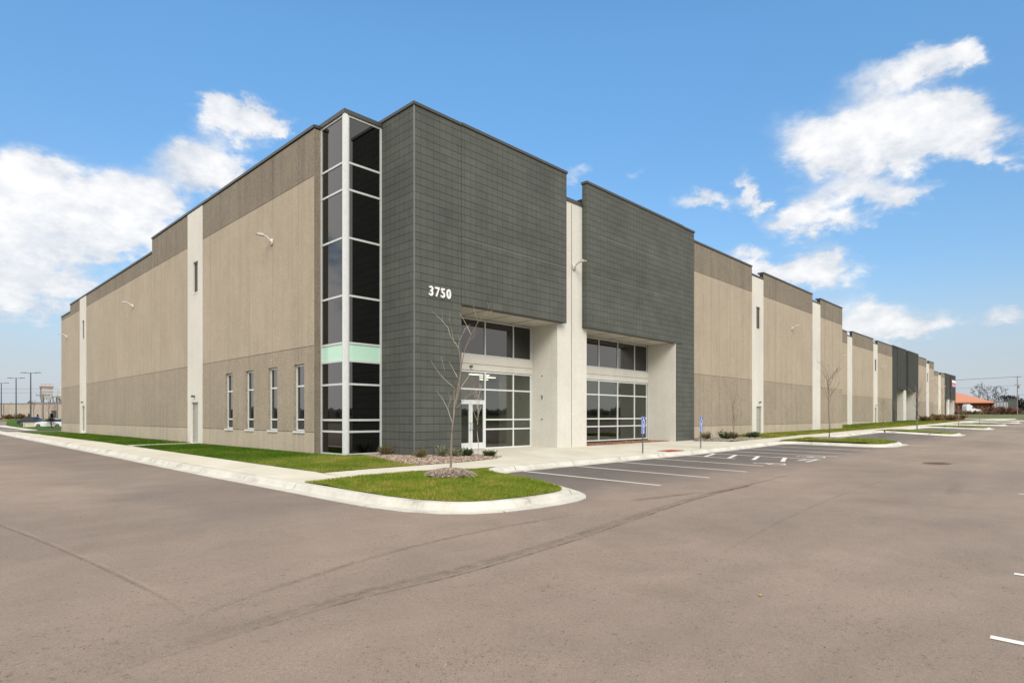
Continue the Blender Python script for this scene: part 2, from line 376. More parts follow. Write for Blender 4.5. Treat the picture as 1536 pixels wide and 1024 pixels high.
def sweep(mb, path, prof, m, zf=zasph):
    pts = [Vector(p) for p in path]; N = len(pts); P = []
    for i, p in enumerate(pts):
        t = pts[min(i+1, N-1)] - pts[max(i-1, 0)]; t.normalize(); n = Vector((-t.y, t.x))
        q = p + n*.2; zz = zf(p.x, p.y)
        P.append([(p.x+n.x*o, p.y+n.y*o, zz + h) for o, h in prof])
    k = len(prof)
    mb.mesh([v for r in P for v in r], [(i*k+j, (i+1)*k+j, (i+1)*k+j+1, i*k+j+1) for i in range(N-1) for j in range(k-1)], m)
KP = [(-.02, -.10), (-.02, .012), (.0, .014), (.25, .010), (.31, .03), (.35, .105), (.38, .135), (.42, .148), (.56, .156), (.56, -.1)]
def densify(path, st=.5):
    o = []
    for a, b in zip(path, path[1:]):
        L = math.dist(a, b); n = max(1, int(L/st))
        for i in range(n): o.append((a[0]+(b[0]-a[0])*i/n, a[1]+(b[1]-a[1])*i/n))
    return o + [path[-1]]
dp = densify(path, .45)
# kerb cast in lengths with open contraction joints
mb = MB(); seg = []; acc = 0; L0 = 0
def cutpath(path, length, gap):
    out = []; cur = [path[0]]; acc = 0
    for a, b in zip(path, path[1:]):
        d = math.dist(a, b)
        if acc + d > length and len(cur) > 1:
            t = Vector((b[0]-a[0], b[1]-a[1])).normalized()
            cur.append((b[0]-t.x*gap, b[1]-t.y*gap)); out.append(cur); cur = [b]; acc = 0
        else: cur.append(b); acc += d
    out.append(cur); return out
for s in cutpath(dp, 2.9, .022): sweep(mb, s, KP, M['kerb'])
o = mb.build('kerb', smooth=False); o['kind'] = 'structure'
mb = MB(); sweep(mb, dp, [(-.01, -.1), (.27, -.02), (.33, .02), (.37, .10), (.43, .135), (.55, .14), (.55, -.1)], M['core']); o = mb.build('kerb_joint_filler'); o['kind'] = 'structure'
# driveway kerb beyond the entrance on the left, and a kerb on the opposite side of the far lot
def zb_(x, y): return zout(x, y) + .15
sheet('sidewalk_beyond_driveway', [(-6.4, 66.5), (-2.4, 65.2), (-1.9, 69), (-.8, 100), (-.6, 111), (-40, 111), (-40, 107), (-2.2, 107), (-2.6, 80), (-3.0, 69.2)], zout, M['walk'], 4, .05)
sheet('verge_grass', [(-2.4, 65.2), (9, 62), (14, 190), (8.3, 190), (-.4, 112), (-1.8, 69)], zout, M['lush'], 6, .04, kind='stuff')
mb = MB(); sweep(mb, [(183, 110), (183, 40), (183, 12), (180, 9.6), (172, 9.2)], KP, M['kerb'])
far_isl = []
for (x0, x1, y0, y1) in ((118, 172, -18, -14.6), (100, 172, -26, -22)):
    P = arc(x0+1.5, (y0+y1)/2, (y1-y0)/2, 90, 270, 8) + [(x1, y0), (x1, y1), (x0+1.5, y1)]
    sweep(mb, P, KP, M['kerb']); far_isl.append((x0, x1, y0, y1))
o = mb.build('far_lot_kerb'); o['kind'] = 'structure'
for x0, x1, y0, y1 in far_isl:
    sheet('median_grass', [(x0+.7, y0+.5), (x1-.6, y0+.5), (x1-.6, y1-.5), (x0+.7, y1-.5)], zasph, M['grass'], 8, .15, kind='stuff')

# ------------------------------------------------------------------ walks, lawns, beds
kb = .55
sheet('sidewalk', [(-6.30, 57), (-6.30, -4.05), (-4.97, -4.05), (-4.97, 57)], zsite, M['walk'], 2.0, .006)
MB_L = [(-1.0, 2.06), (-1.15, 1.2), (-1.5, -.3), (-1.75, -1.3), (-1.7, -2.48)]
sheet('front_walk', [(-4.97, -4.05), (125, -4.05), (125, -2.4), (27.5, -2.4), (21.5, -2.4), (21.5, .02), (20.9, 1.95), (2.3, 1.95), (2.3, -.05), (2.95, -1.65), (2.1, -2.15), (.4, -2.45), (-1.7, -2.48), (-4.97, -2.5)], zsite, M['walk'], 1.5, .004)
lawn1 = [(-4.97, 54.85), (-4.97, -2.5), (-1.7, -2.48), (-1.75, -1.3), (-1.5, -.3), (-1.15, 1.2), (-1.0, 2.06), (-1.62, 2.06), (-1.86, 3.9), (-1.86, 54.85)]
def path_cut(a, b): return None
lawnA = [(-4.97, 16.6), (-4.97, -2.5), (-1.7, -2.48), (-1.75, -1.3), (-1.5, -.3), (-1.15, 1.2), (-1.0, 2.06), (-1.62, 2.06), (-1.86, 3.9), (-1.86, 16.6)]
lawnB = [(-4.97, 44.2), (-4.97, 17.9), (-1.86, 17.9), (-1.86, 44.2)]
lawnC = [(-4.97, 57.0), (-4.97, 45.6), (-1.86, 45.6), (-1.86, 57.0)]
sheet('lawn', lawnA, zsite, M['lush'], 1.5, .02, kind='stuff')
sheet('lawn', lawnB, zsite, M['lush'], 2.5, .02, kind='stuff')
sheet('lawn', lawnC, zsite, M['lush'], 2.5, .02, kind='stuff')
sheet('door_path', [(-4.97, 17.9), (-4.97, 16.6), (-1.86, 16.6), (-1.86, 17.9)], zsite, M['walk'], 1.5, .012)
sheet('door_path', [(-4.97, 45.6), (-4.97, 44.2), (-1.86, 44.2), (-1.86, 45.6)], zsite, M['walk'], 1.5, .012)
# island turf
def offs(path, d):
    pts = [Vector(p) for p in path]; N = len(pts); o = []
    for i, p in enumerate(pts):
        t = pts[min(i+1, N-1)] - pts[max(i-1, 0)]; t.normalize(); o.append((p.x-t.y*d, p.y+t.x*d))
    return o
isl_in = offs(near[5:], .54)
isl_poly = [(-6.31, -4.06)] + [p for p in isl_in if p[1] < -4.2 ] + [(-.95, -4.5), (-1.5, -4.06)]
def zisl(x, y):
    d = min(1, min(math.dist((x, y), p) for p in isl_poly)/1.6)
    return zasph(x, y) + .16 + .05*d
sheet('island_turf', isl_poly, zisl, M['grass'], .6, 0, kind='stuff')
def zisl2(x, y): return zasph(x, y) + .165 + .06*(1 if -8.8 < y < -5 else 0)
isl_polys = []
for a, b in ISL[:5]:
    P = [(a+.3, -4.06), (a+.54, -5.2)] + arc(a+1.6, -8.4, 1.06, 180, 270, 6) + arc(b-1.6, -8.4, 1.06, -90, 0, 6) + [(b-.54, -5.2), (b-.3, -4.06)]
    isl_polys.append(P); sheet('island_turf', P, zisl2, M['grass'], 1.0, 0, kind='stuff')
lawnR = [(27.6, -2.4), (32.5, -2.4), (32.5, .58), (25.8, .58)]
lawnR2 = [(33.9, -2.4), (54.5, -2.4), (54.5, .58), (33.9, .58)]
lawnR3 = [(54.5, -2.4), (112.5, -2.4), (112.5, 6.8), (96.1, 6.8), (96.1, 4.78), (54.5, 4.78)]
for P in (lawnR, lawnR2, lawnR3): sheet('lawn', P, zsite, M['lush'], 3, .02, kind='stuff')
sheet('door_path', [(32.5, -2.4), (33.9, -2.4), (33.9, .58), (32.5, .58)], zsite, M['walk'], 2, .012)
sheet('far_bed_soil', [(112.5, -2.4), (150.5, -2.4), (150.5, 4.78), (112.5, 4.78)], zsite, M['soil'], 3, .02)
sheet('far_walk', [(125, -4.05), (180, -4.05), (180, 8.5), (150.5, 8.5), (150.5, -2.4), (125, -2.4)], zsite, M['walk'], 3, .012)
bed1 = [(-1.7, -2.48), (.4, -2.45), (2.1, -2.15), (2.95, -1.65), (2.32, -.02), (-.02, -.02), (-.02, 2.06), (-1.0, 2.06), (-1.15, 1.2), (-1.5, -.3), (-1.75, -1.3)]
bed2 = [(21.5, -.02), (20.2, -.6), (21.5, -2.0), (24, -2.4), (27.6, -2.4), (25.8, .58), (21.5, .58)]
bed3 = [(10.85, .35), (19.1, .35), (19.1, 1.85), (10.85, 1.85)]
sheet('bed_soil', bed1, zsite, M['soil'], 1, .012); sheet('bed_soil', bed2, zsite, M['soil'], 1, .012); sheet('bed_soil', bed3, zsite, M['soil'], 1.5, .012)

def scatter_chips(name, poly, zf, m, n, size, mound=None, flat=.5):
    mb = MB(); xs = [p[0] for p in poly]; ys = [p[1] for p in poly]; k = 0
    while k < n:
        x, y = U(min(xs), max(xs)), U(min(ys), max(ys))
        if not inside(poly, x, y): continue
        z = zf(x, y); s = size*U(.5, 1.3); a = U(0, 6.28)
        e = Matrix.Rotation(a, 3, 'Z') @ Matrix.Rotation(U(-.6, .6), 3, 'X')
        l, w, h = s, s*U(.4, .9), s*flat*U(.5, 1)
        pts = [(l,0,0),(0,w,0),(-l,0,0),(0,-w,0),(U(-.3,.3)*l,U(-.3,.3)*w,h),(0,0,-h*.6)]
        pts = [e @ Vector(p) + Vector((x, y, z+h*.25)) for p in pts]
        mb.mesh(pts, [(0,1,4),(1,2,4),(2,3,4),(3,0,4),(1,0,5),(2,1,5),(3,2,5),(0,3,5)], m); k += 1
    o = mb.build(name); o['kind'] = 'stuff'; return o
scatter_chips('bed_rocks', bed1, lambda x, y: zsite(x, y)+.015, M['rock'], 5200, .045)
scatter_chips('bed_rocks', bed2, lambda x, y: zsite(x, y)+.015+.1*max(0, 1-((x-22.3)/1.6)**2)*max(0,1-((y+.3)/1.2)**2), M['rock_grey'], 4200, .055)
scatter_chips('bed_rocks', bed3, lambda x, y: zsite(x, y)+.02, M['red_rock'], 3600, .05)
# mulch ring round the near tree
TX, TY = -3.02, -5.68
def zmound(x, y):
    r = math.hypot((x-TX), (y-TY)); return zisl(x, y) + .20*max(0, 1-(r/.72)**2)**.7
ring = [(TX+.72*math.cos(a*.314)*(1+.06*math.sin(3*a)), TY+.72*math.sin(a*.314)*(1+.05*math.cos(2*a))) for a in range(20)]
sheet('mulch_ring', ring, zmound, M['soil'], .18, .008, kind='stuff')
scatter_chips('mulch_chips', ring, lambda x, y: zmound(x, y)+.01, M['mulch'], 5200, .024, flat=.4)
ring2 = [(27.9+1.5*math.cos(a*.314), -5.9+1.0*math.sin(a*.314)) for a in range(20)]
scatter_chips('mulch_chips', ring2, lambda x, y: zisl2(x, y)+.08*max(0, 1-(math.hypot(x-27.9, y+5.9)/1.2)**2), M['mulch'], 2600, .05, flat=.4)

def blades(name, poly, zf, m, n, h, w, clear=None):
    mb = MB(); xs = [p[0] for p in poly]; ys = [p[1] for p in poly]; k = 0; V = []; F = []
    while k < n:
        x, y = U(min(xs), max(xs)), U(min(ys), max(ys))
        if not inside(poly, x, y): continue
        if clear and math.hypot(x-clear[0], y-clear[1]) < clear[2]*U(.86, 1.02): continue
        z = zf(x, y) - .005; a = U(0, 6.28); hh = h*U(.5, 1.4); b = U(0, 6.28); ln = hh*U(.1, .8)
        dx, dy = math.cos(a)*w, math.sin(a)*w; i = len(V)
        V += [(x-dx, y-dy, z), (x+dx, y+dy, z), (x+math.cos(b)*ln, y+math.sin(b)*ln, z+hh)]; F.append((i, i+1, i+2)); k += 1
    mb.mesh(V, F, m); o = mb.build(name); o['kind'] = 'stuff'; return o
blades('island_grass', isl_poly, zisl, M['blade'], 60000, .05, .006, (TX, TY, .70))
blades('lawn_grass', lawnA, zsite, M['lush_blade'], 60000, .06, .010)
blades('lawn_grass', lawnB, zsite, M['lush_blade'], 18000, .09, .016)
blades('island_grass', isl_polys[0], zisl2, M['blade'], 14000, .07, .014)
blades('lawn_grass', [(27.6,-2.4),(54.5,-2.4),(54.5,.55),(26,.55)], zsite, M['lush_blade'], 16000, .1, .02)
blades('lawn_grass', lawnR3, zsite, M['lush_blade'], 14000, .12, .03)

def scatter_grit():
    mb = MB()
    for k in range(2600):
        a = math.radians(44.14 + U(-46, 46)); d = 4 + 14*R()**1.4; x, y = CX+d*math.cos(a), CY+d*math.sin(a)
        if x > -6.9 and -10.1 < y: continue
        z = zasph(x, y); r = U(.003, .008); t = U(0, 6)
        P = [(x+r*math.cos(t+q)*U(.6, 1.2), y+r*math.sin(t+q)*U(.6, 1.2), z+.001) for q in (0, 1.6, 3.1, 4.7)] + [(x, y, z+r*.7)]
        mb.mesh(P, [(0,1,4),(1,2,4),(2,3,4),(3,0,4)], M['grit'])
    o = mb.build('loose_grit'); o['kind'] = 'stuff'
M['grit'] = chips('loose dark grit', [(0, K(60,52,48,.45)), (.6, K(92,82,74,.5)), (.85, K(128,116,104,.6)), (1, K(214,204,190,.75))])
scatter_grit()

# ------------------------------------------------------------------ painted markings
def stripe(mb, a, b, w, lift=.006):
    a = Vector(a); b = Vector(b); t = (b-a).normalized(); n = Vector((-t.y, t.x))*w/2
    L = (b-a).length; k = max(1, int(L/1.0)); pts = []
    for i in range(k+1):
        p = a + (b-a)*i/k
        for q in (p-n, p+n): pts.append((q.x, q.y, zasph(q.x, q.y)+lift))
    mb.mesh(pts, [(2*i, 2*i+2, 2*i+3, 2*i+1) for i in range(k)], M['paint'])
mb = MB()
for x in (.9, 3.7, 6.38, 9.05, 16.1, 18.45, 21.4): stripe(mb, (x, -4.66), (x-.12, -9.72), .125)
for x in (33.0, 35.7, 38.4, 41.1, 43.8, 55.5, 58.2, 60.9, 63.6, 76.5, 79, 81.6): stripe(mb, (x, -4.66), (x, -9.6), .10)
stripe(mb, (11.78, -4.66), (11.5, -9.72), .13); stripe(mb, (14.0, -4.66), (13.75, -9.72), .13)
for a, b in (((11.72,-5.55),(13.95,-4.95)), ((11.66,-6.66),(13.88,-6.02)), ((11.6,-7.75),(13.84,-7.07)), ((11.54,-8.95),(13.78,-8.25))): stripe(mb, a, b, .17, .011)
stripe(mb, (11.5, -9.68), (13.74, -9.6), .12, .011)
o = mb.build('stall_lines'); o['kind'] = 'structure'
mb = MB()
for a, b in (((-6.75,-17.27),(-5.3,-18.6)), ((-3.92,-17.22),(-2.6,-18.5)), ((5.8,-16.6),(5.8,-20)), ((8.5,-16.6),(8.5,-20)), ((-1.0,-17.3),(-1.0,-20)), ((2.2,-17.2),(2.2,-20))): stripe(mb, a, b if b[0]!=-5.3 and b[0]!=-2.6 else (a[0]+.02, -21), .10)
o = mb.build('opposite_stall_lines'); o['kind'] = 'structure'
def text_mesh(txt, size, m, extrude=0.0, offset=0.0, name='text', xs=1.0):
    cu = bpy.data.curves.new(name, 'FONT'); cu.body = txt; cu.size = size; cu.extrude = extrude; cu.offset = offset; cu.align_x = 'CENTER'; cu.align_y = 'CENTER'
    ob = bpy.data.objects.new(name, cu); sc.collection.objects.link(ob)
    dg = bpy.context.evaluated_depsgraph_get(); me = bpy.data.meshes.new_from_object(ob.evaluated_get(dg)); bpy.data.objects.remove(ob)
    me.materials.clear(); me.materials.append(m)
    for v in me.vertices: v.co.x *= xs
    return me
def isa(mb, cx, cy, s, m, zf, w=.12):                # wheelchair symbol on the flat, head towards +y
    def st(a, b, ww=w):
        a = Vector(a)*s; b = Vector(b)*s; t = (b-a).normalized(); n = Vector((-t.y, t.x))*ww*s/2
        q = [a-n, a+n, b+n, b-n]; mb.face([zf(cx+p.x, cy+p.y) for p in q], m)
    k = 10
    mb.face([zf(cx+s*(-.08+.1*math.cos(6.283*i/k)), cy+s*(.52+.1*math.sin(6.283*i/k))) for i in range(k)], m)
    st((-.08, .40), (-.02, -.02)); st((-.06, .18), (.25, .18), .09); st((-.08, -.0), (.28, -.0)); st((.26, .02), (.42, -.42)); st((.40, -.42), (.54, -.36), .1)
    P = [(.30*math.cos(math.radians(a))-.02, .30*math.sin(math.radians(a))-.26) for a in range(110, 331, 20)]
    for a, b in zip(P, P[1:]): st(a, b, .09)
mb = MB(); zf = lambda x, y: (x, y, zasph(x, y)+.010)
isa(mb, 10.1, -9.0, 1.0, M['paint'], zf, .16); isa(mb, 14.95, -8.95, 1.0, M['paint'], zf, .16)
o = mb.build('wheelchair_symbols'); o['kind'] = 'structure'
me = text_mesh('NO PARKING', .42, M['paint'], 0, .012, 'painted_words', .92)
for v in me.vertices:
    x, y = 12.68 + v.co.x*.78, -9.25 + v.co.y*.75; v.co = (x, y, zasph(x, y) + .009)
o = bpy.data.objects.new('painted_words', me); C.objects.link(o); o['kind'] = 'structure'
# red tactile pad in the ramp
mb = MB(); mb.box(11.35, 12.75, -4.0, -3.3, -.3, zsite(12, -3.65)+.02, M['red_pad'])
for i in range(14):
    for j in range(7): mb.lathe(11.43+i*.096, -3.94+j*.096, [(.016, zsite(12,-3.65)+.018), (.012, zsite(12,-3.65)+.026), (.0, zsite(12,-3.65)+.027)], M['red_pad'], 6)
o = mb.build('tactile_pad'); tag(o, 'rust red tactile warning pad set in the sidewalk between the two blue signs', 'tactile pad')
# rusty drain cover and a yellow leaf
mb = MB(); z = zasph(15.1, -13.5)
M['rust'] = plain('rusty cast iron', K(140,98,78,.6), .8)
mb.lathe(15.1, -13.5, [(.46, z+.004), (.44, z+.014), (.36, z+.016), (.355, z+.008), (.0, z+.009)], M['rust'], 28)
for i in range(-3, 4): mb.box(15.1+i*.095-.02, 15.1+i*.095+.02, -13.78, -13.22, z+.008, z+.016, M['soil'])
o = mb.build('drain_cover'); tag(o, 'round rusty iron drain cover in the brown asphalt of the drive', 'drain cover')
mb = MB(); z = zasph(-7, -15.4)+.012
M['leaf_yellow'] = plain('yellow leaf', K(220,180,60,.6), .7)
mb.mesh([(-7.025,-15.42,z),(-7.0,-15.392,z+.005),(-6.975,-15.398,z+.003),(-6.962,-15.413,z+.006),(-6.99,-15.43,z)], [(0,1,2,3,4)], M['leaf_yellow'])
o = mb.build('leaf'); tag(o, 'small yellow fallen leaf lying alone on the asphalt', 'leaf')

# tyre marks and seams worn into the asphalt
def mark(name, pts, w, c, a=1.0):
    n = NT(name+' stain'); v = n.coord(which='World'); f = n.noise(v, 9, 7, .85); out = n.n['Material Output']; at = n.N('ShaderNodeAttribute', _attribute_name='wear')
    n.b.inputs['Base Color'].default_value = c; n.rough(.9)
    t = n.N('ShaderNodeBsdfTransparent'); mx = n.N('ShaderNodeMixShader'); n.L(n.math('MULTIPLY', n.ramp(f, [(.40, g4(0)), (.66, g4(a))]), at.outputs['Fac']), mx.inputs[0]); n.L(t.outputs[0], mx.inputs[1]); n.L(n.b.outputs[0], mx.inputs[2]); n.L(mx.outputs[0], out.inputs['Surface'])
    mb = MB(); Q = [Vector(p) for p in pts]; P = []
    for i in range(len(Q)-1):                                            # smooth run through the points
        p0, p1, p2, p3 = Q[max(i-1, 0)], Q[i], Q[i+1], Q[min(i+2, len(Q)-1)]; k = max(3, int((p2-p1).length/.3))
        for q in range(k): u = q/k; P.append(.5*((2*p1)+(p2-p0)*u+(2*p0-5*p1+4*p2-p3)*u*u+(3*p1-p0-3*p2+p3)*u**3))
    P.append(Q[-1]); V = []; A = []
    for i, p in enumerate(P):
        q = P[min(i+1, len(P)-1)] - P[max(i-1, 0)]; q.normalize(); e = min(1, min(i, len(P)-1-i)/(len(P)*.18))*U(.7, 1)
        for s_, al in ((-1, 0), (-.3, 1), (.3, 1), (1, 0)):
            x, y = p.x-q.y*w*s_, p.y+q.x*w*s_; V.append((x, y, zasph(x, y)+.004)); A.append(al*e)
    mb.mesh(V, [(4*i+k, 4*i+4+k, 4*i+5+k, 4*i+1+k) for i in range(len(P)-1) for k in range(3)], n.m); o = mb.build(name); o['kind'] = 'structure'
    att = o.data.attributes.new('wear', 'FLOAT', 'POINT'); att.data.foreach_set('value', A)
MARKS = [([(-12.6,-12.75),(-10.2,-12.5),(-8.5,-12.55),(-6.5,-12.4),(-4.5,-12.1),(-1,-11.6),(4,-11.2),(9,-10.9)], .035, K(96,84,76,.55), .8),
  ([(-12.6,-12.6),(-10.2,-12.35),(-8.5,-12.38),(-6.5,-12.25),(-4.5,-11.95),(-1,-11.5),(4,-11.1)], .14, K(122,108,96,.64), .5),
  ([(-11.5,-11.9),(-10,-11.4),(-8.2,-11.0),(-6.2,-10.9),(-4,-11)], .07, K(110,98,88,.60), .45),
  ([(-6.5,-14.4),(-2,-13.9),(3,-13.6),(9,-13.6),(16,-14)], .05, K(116,104,92,.62), .25),
  ([(-12.4,-2),(-11.7,-7),(-11.3,-11),(-11.35,-12)], .03, K(204,186,166,.8), .8),
  ([(-12.46,-2),(-11.76,-7),(-11.36,-11),(-11.41,-12)], .03, K(112,100,90,.6), .5),
  ([(-2.2,-10.7),(-.9,-10.9),(.4,-11.1)], .16, K(92,82,74,.55), .6), ([(-.1,-11.2),(1.2,-11.4),(2.9,-11.3)], .10, K(86,76,70,.55), .7),
  ([(14.0,-13.4),(15,-13.6),(16.3,-13.8)], .45, K(128,86,66,.6), .5),
  ([(2,-13.3),(7,-12.9),(14,-12.4),(26,-12.2),(40,-12)], .5, K(196,178,156,.8), .5),
  ([(-14,-13.6),(-10,-13.5),(-5,-13.2),(0,-12.6),(8,-12.2)], .45, K(196,178,158,.8), .3),
  ([(4,-15.5),(8,-15.2),(14,-15.4)], .22, K(112,98,88,.6), .35)]
for p, w, c, a in MARKS: mark('tyre_mark', p, w, c, a)

# ------------------------------------------------------------------ the warehouse
B = thing('warehouse_building', (0, 0, 0), 'long tan and charcoal concrete warehouse with glass corner tower and numbers above the entrance', 'warehouse')
def minus(rects, hole):
    out = []
    for a0, a1, z0, z1 in rects:
        h0, h1, k0, k1 = hole
        if h1 <= a0 or h0 >= a1 or k1 <= z0 or k0 >= z1: out.append((a0, a1, z0, z1)); continue
        if h0 > a0: out.append((a0, h0, z0, z1)); a0 = h0
        if h1 < a1: out.append((h1, a1, z0, z1)); a1 = h1
        if k0 > z0: out.append((a0, a1, z0, k0))
        if k1 < z1: out.append((a0, a1, k1, z1))
    return out
def rbox(mb, ax, p0, p1, a0, a1, z0, z1, m):
    if ax == 'x': mb.box(p0, p1, a0, a1, z0, z1, m)
    else: mb.box(a0, a1, p0, p1, z0, z1, m)
def wall(name, ax, plane, a0, a1, bands, cuts, holes=(), thick=.3, label=None, gv=.013):
    mb = MB(); cuts = [a0] + [c for c in cuts if a0+.05 < c < a1-.05] + [a1]
    for bi, (z0, z1, m) in enumerate(bands):
        zz0 = z0 + (.010 if bi else 0); zz1 = z1 - (.010 if bi < len(bands)-1 else 0)
        for i in range(len(cuts)-1):
            c0 = cuts[i] + (gv if i else 0); c1 = cuts[i+1] - (gv if i < len(cuts)-2 else 0); rs = [(c0, c1, zz0, zz1)]
            for h in holes: rs = [q for r in rs for q in minus([r], h)]
            for r in rs: rbox(mb, ax, plane, plane+.035, *r, M[m])
    rs = [(a0, a1, bands[0][0], bands[-1][1])]
    for h in holes: rs = [q for r in rs for q in minus([r], h)]
    for r in rs: rbox(mb, ax, plane+.022, plane+thick, *r, M['core'])
    # solid end cheeks and hole reveals in wall colour
    for h in holes:
        for r in ((h[0]-.004, h[0]+.012, h[2], h[3]), (h[1]-.012, h[1]+.004, h[2], h[3]), (h[0], h[1], h[3]-.012, h[3]+.004), (h[0], h[1], h[2]-.004, h[2]+.012)):
            rbox(mb, ax, plane+.012, plane+thick+.01, *r, M[bands[1][2] if len(bands) > 1 else bands[0][2]])
    o = mb.build(name, B)
    if label: o['label'] = label
    return o
def coping(ax, plane, a0, a1, z, depth=.45, over=.045, h=.115, ends=.0):
    mb = MB(); rbox(mb, ax, plane-over, plane+depth, a0-ends, a1+ends, z-h, z, M['coping']); return mb.build('roof_coping', B)
def glazing(name, ax, plane, cols, rows, parent=None, bar=.055, depth=.10, mat='pane', fmat='alu', special=None, skip=()):
    """frame at plane (front) ; panes set back 3 cm"""
    mb = MB(); a0, a1, z0, z1 = cols[0], cols[-1], rows[0], rows[-1]
    for i, c in enumerate(cols):
        w = bar/2; lo = c-w if 0 < i < len(cols)-1 else (c if i == 0 else c-2*w)
        rbox(mb, ax, plane, plane+depth, lo, lo+2*w, z0, z1, M[fmat])
    for i, r in enumerate(rows):
        w = bar/2; lo = r-w if 0 < i < len(rows)-1 else (r if i == 0 else r-2*w)
        for j in range(len(cols)-1):
            s = cols[j]+(w if j else 2*w); e = cols[j+1]-(w if j < len(cols)-2 else 2*w)
            if (j, i) in skip: continue
            rbox(mb, ax, plane+.004, plane+depth-.004, s, e, lo, lo+2*w, M[fmat])
    f = mb.build(name, parent or B)
    for i in range(len(rows)-1):
        for j in range(len(cols)-1):
            if (j, i, 'p') in skip: continue
            mm = (special or {}).get((j, i)) or (special or {}).get(('row', i)) or mat
            mb = MB(); q = .02; e0 = -.001 if (j, i) in skip and i else q; e1 = -.001 if (j, i+1) in skip else q; rbox(mb, ax, plane+.035, plane+.055, cols[j]+q, cols[j+1]-q, rows[i]+e0, rows[i+1]-e1, M[mm])
            o = mb.build('pane', f)
            if mm == 'mint': o['label'] = 'pale mint green spandrel glass'
    return f
BANDS = [(-.6, .85, 'tan_base'), (.85, 4.24, 'tan_low'), (4.24, 10.87, 'tan')]
def bands(top, z0=-.6): return [(z0, .85, 'tan_base')] + BANDS[1:] + [(10.87, top, 'band')]
XL = -1.88
vc = [5.23 + 2.42*i for i in range(22)]
W4 = [(4.73, 5.62), (7.15, 8.05), (9.57, 10.49), (12.01, 12.93)]
wall('wall_panel', 'x', XL, 3.92, 16.07, bands(12.68), vc, [(a, b, .86, 3.58) for a, b in W4])
wall('wall_panel', 'x', XL, 18.36, 25.08, bands(12.68), vc)
wall('wall_panel', 'x', XL, 25.08, 43.83, bands(11.8), vc)
wall('wall_panel', 'x', XL, 46.34, 50.6, bands(11.8), vc); wall('wall_panel', 'x', XL, 50.6, 54.85, bands(11.15), vc)
coping('x', XL, 3.92, 25.08, 12.84); coping('x', XL, 25.08, 50.6, 11.96, .44); coping('x', XL, 50.6, 54.88, 11.3, .43)
# white pilasters with a slot window and a steel door
def pilaster(ax, plane, a0, a1, top, win=None, door=None, z0=-.6):
    holes = []
    if win: holes.append(win)
    if door: holes.append(door)
    wall('pilaster', ax, plane-.02, a0, a1, [(z0, top, 'white_conc')], [], holes, .35)
    if win: 
        f = glazing('slot_window', ax, plane+.06, [win[0], win[1]], [win[2], win[3]], bar=.07, mat='pane_green', fmat='steel')
        rb = MB(); rbox(rb, ax, plane-.04, plane+.06, win[0]-.03, win[1]+.03, win[2]-.05, win[2]+.005, M['white_frame']); rb.build('window_sill', f)
    if door:
        mb = MB(); rbox(mb, ax, plane+.10, plane+.16, door[0]+.06, door[1]-.06, door[2], door[3]-.06, M['door_grey']); d = mb.build('steel_door', B)
        mb = MB()
        for r in ((door[0]+.012, door[0]+.06, door[2], door[3]), (door[1]-.06, door[1]-.012, door[2], door[3]), (door[0]+.06, door[1]-.06, door[3]-.06, door[3]-.012)): rbox(mb, ax, plane+.05, plane+.17, *r, M['door_grey'])
        mb.build('door_frame', d)
        mb = MB(); rbox(mb, ax, plane+.04, plane+.10, door[0]+.13, door[0]+.18, door[2]+.95, door[2]+1.15, M['dark']); mb.build('handle', d)
        for k in (.25, 1.05, 1.85): mb = MB(); rbox(mb, ax, plane+.085, plane+.1, door[1]-.07, door[1]-.04, door[2]+k, door[2]+k+.12, M['dark']); mb.build('hinge', d)
        c = (door[0]+door[1])/2; mb = MB(); rbox(mb, ax, plane-.14, plane-.02, c-.05, c+.05, door[3]+.28, door[3]+.36, M['dark']); rbox(mb, ax, plane-.18, plane-.14, c-.08, c+.08, door[3]+.26, door[3]+.38, M['dark']); mb.build('door_lamp', B)
pilaster('x', XL, 16.07, 18.36, 12.68, (16.75, 17.5, 8.2, 9.88), (16.72, 17.75, .03, 2.25)); pilaster('x', XL, 43.83, 46.34, 11.8, (44.6, 45.4, 8.2, 9.8), (44.4, 45.5, .22, 2.4))
for a, b in W4:
    f = glazing('tall_window', 'x', XL+.10, [a+.01, b-.01], [.88, 1.34, 2.70, 3.56], bar=.06, mat='pane_green', fmat='white_frame')
    mb = MB(); rbox(mb, 'x', XL-.05, XL+.12, a-.03, b+.03, .80, .872, M['white_frame']); mb.build('window_sill', f)
# return cheek and glass corner tower
YG, XG = 2.08, -1.62
mb = MB(); mb.box(XL+.3, XG+.06, 3.905, 4.3, -.6, 12.68, M['band']); mb.box(XL+.002, XL+.3, 3.90, 3.95, -.6, 12.68, M['band']); mb.build('wall_return', B)  # shade on this return is put into its colour: darker band concrete
coping('y', 3.92, XL, XG+.1, 12.845, .4, .05)
rows = [0, .89, 1.33, 2.68, 3.55, 4.22, 5.99, 8.15, 9.95, 10.96, 12.74]
glazing('tower_glazing', 'x', XG, [YG+.11, 3.90], rows, bar=.075, special={('row', 4): 'mint'}, fmat='alu')
glazing('tower_glazing', 'y', YG, [XG+.11, -.005], rows, bar=.075, special={('row', 4): 'mint'}, fmat='alu')
mb = MB(); mb.box(XG-.03, XG+.109, YG-.03, YG+.109, -.1, 12.74, M['white_frame']); mb.build('corner_mullion', B)
mb = MB(); mb.box(XG-.05, -.01, YG-.05, 3.93, 12.742, 12.9, M['coping']); mb.build('tower_coping', B)
mb = MB(); mb.box(XG+.09, 0, YG+.09, 3.9, -.5, 0, M['white_conc']); mb.box(XG+.2, 0, YG+.2, 3.9, 0, 12.7, M['dark']); mb.build('tower_core', B)
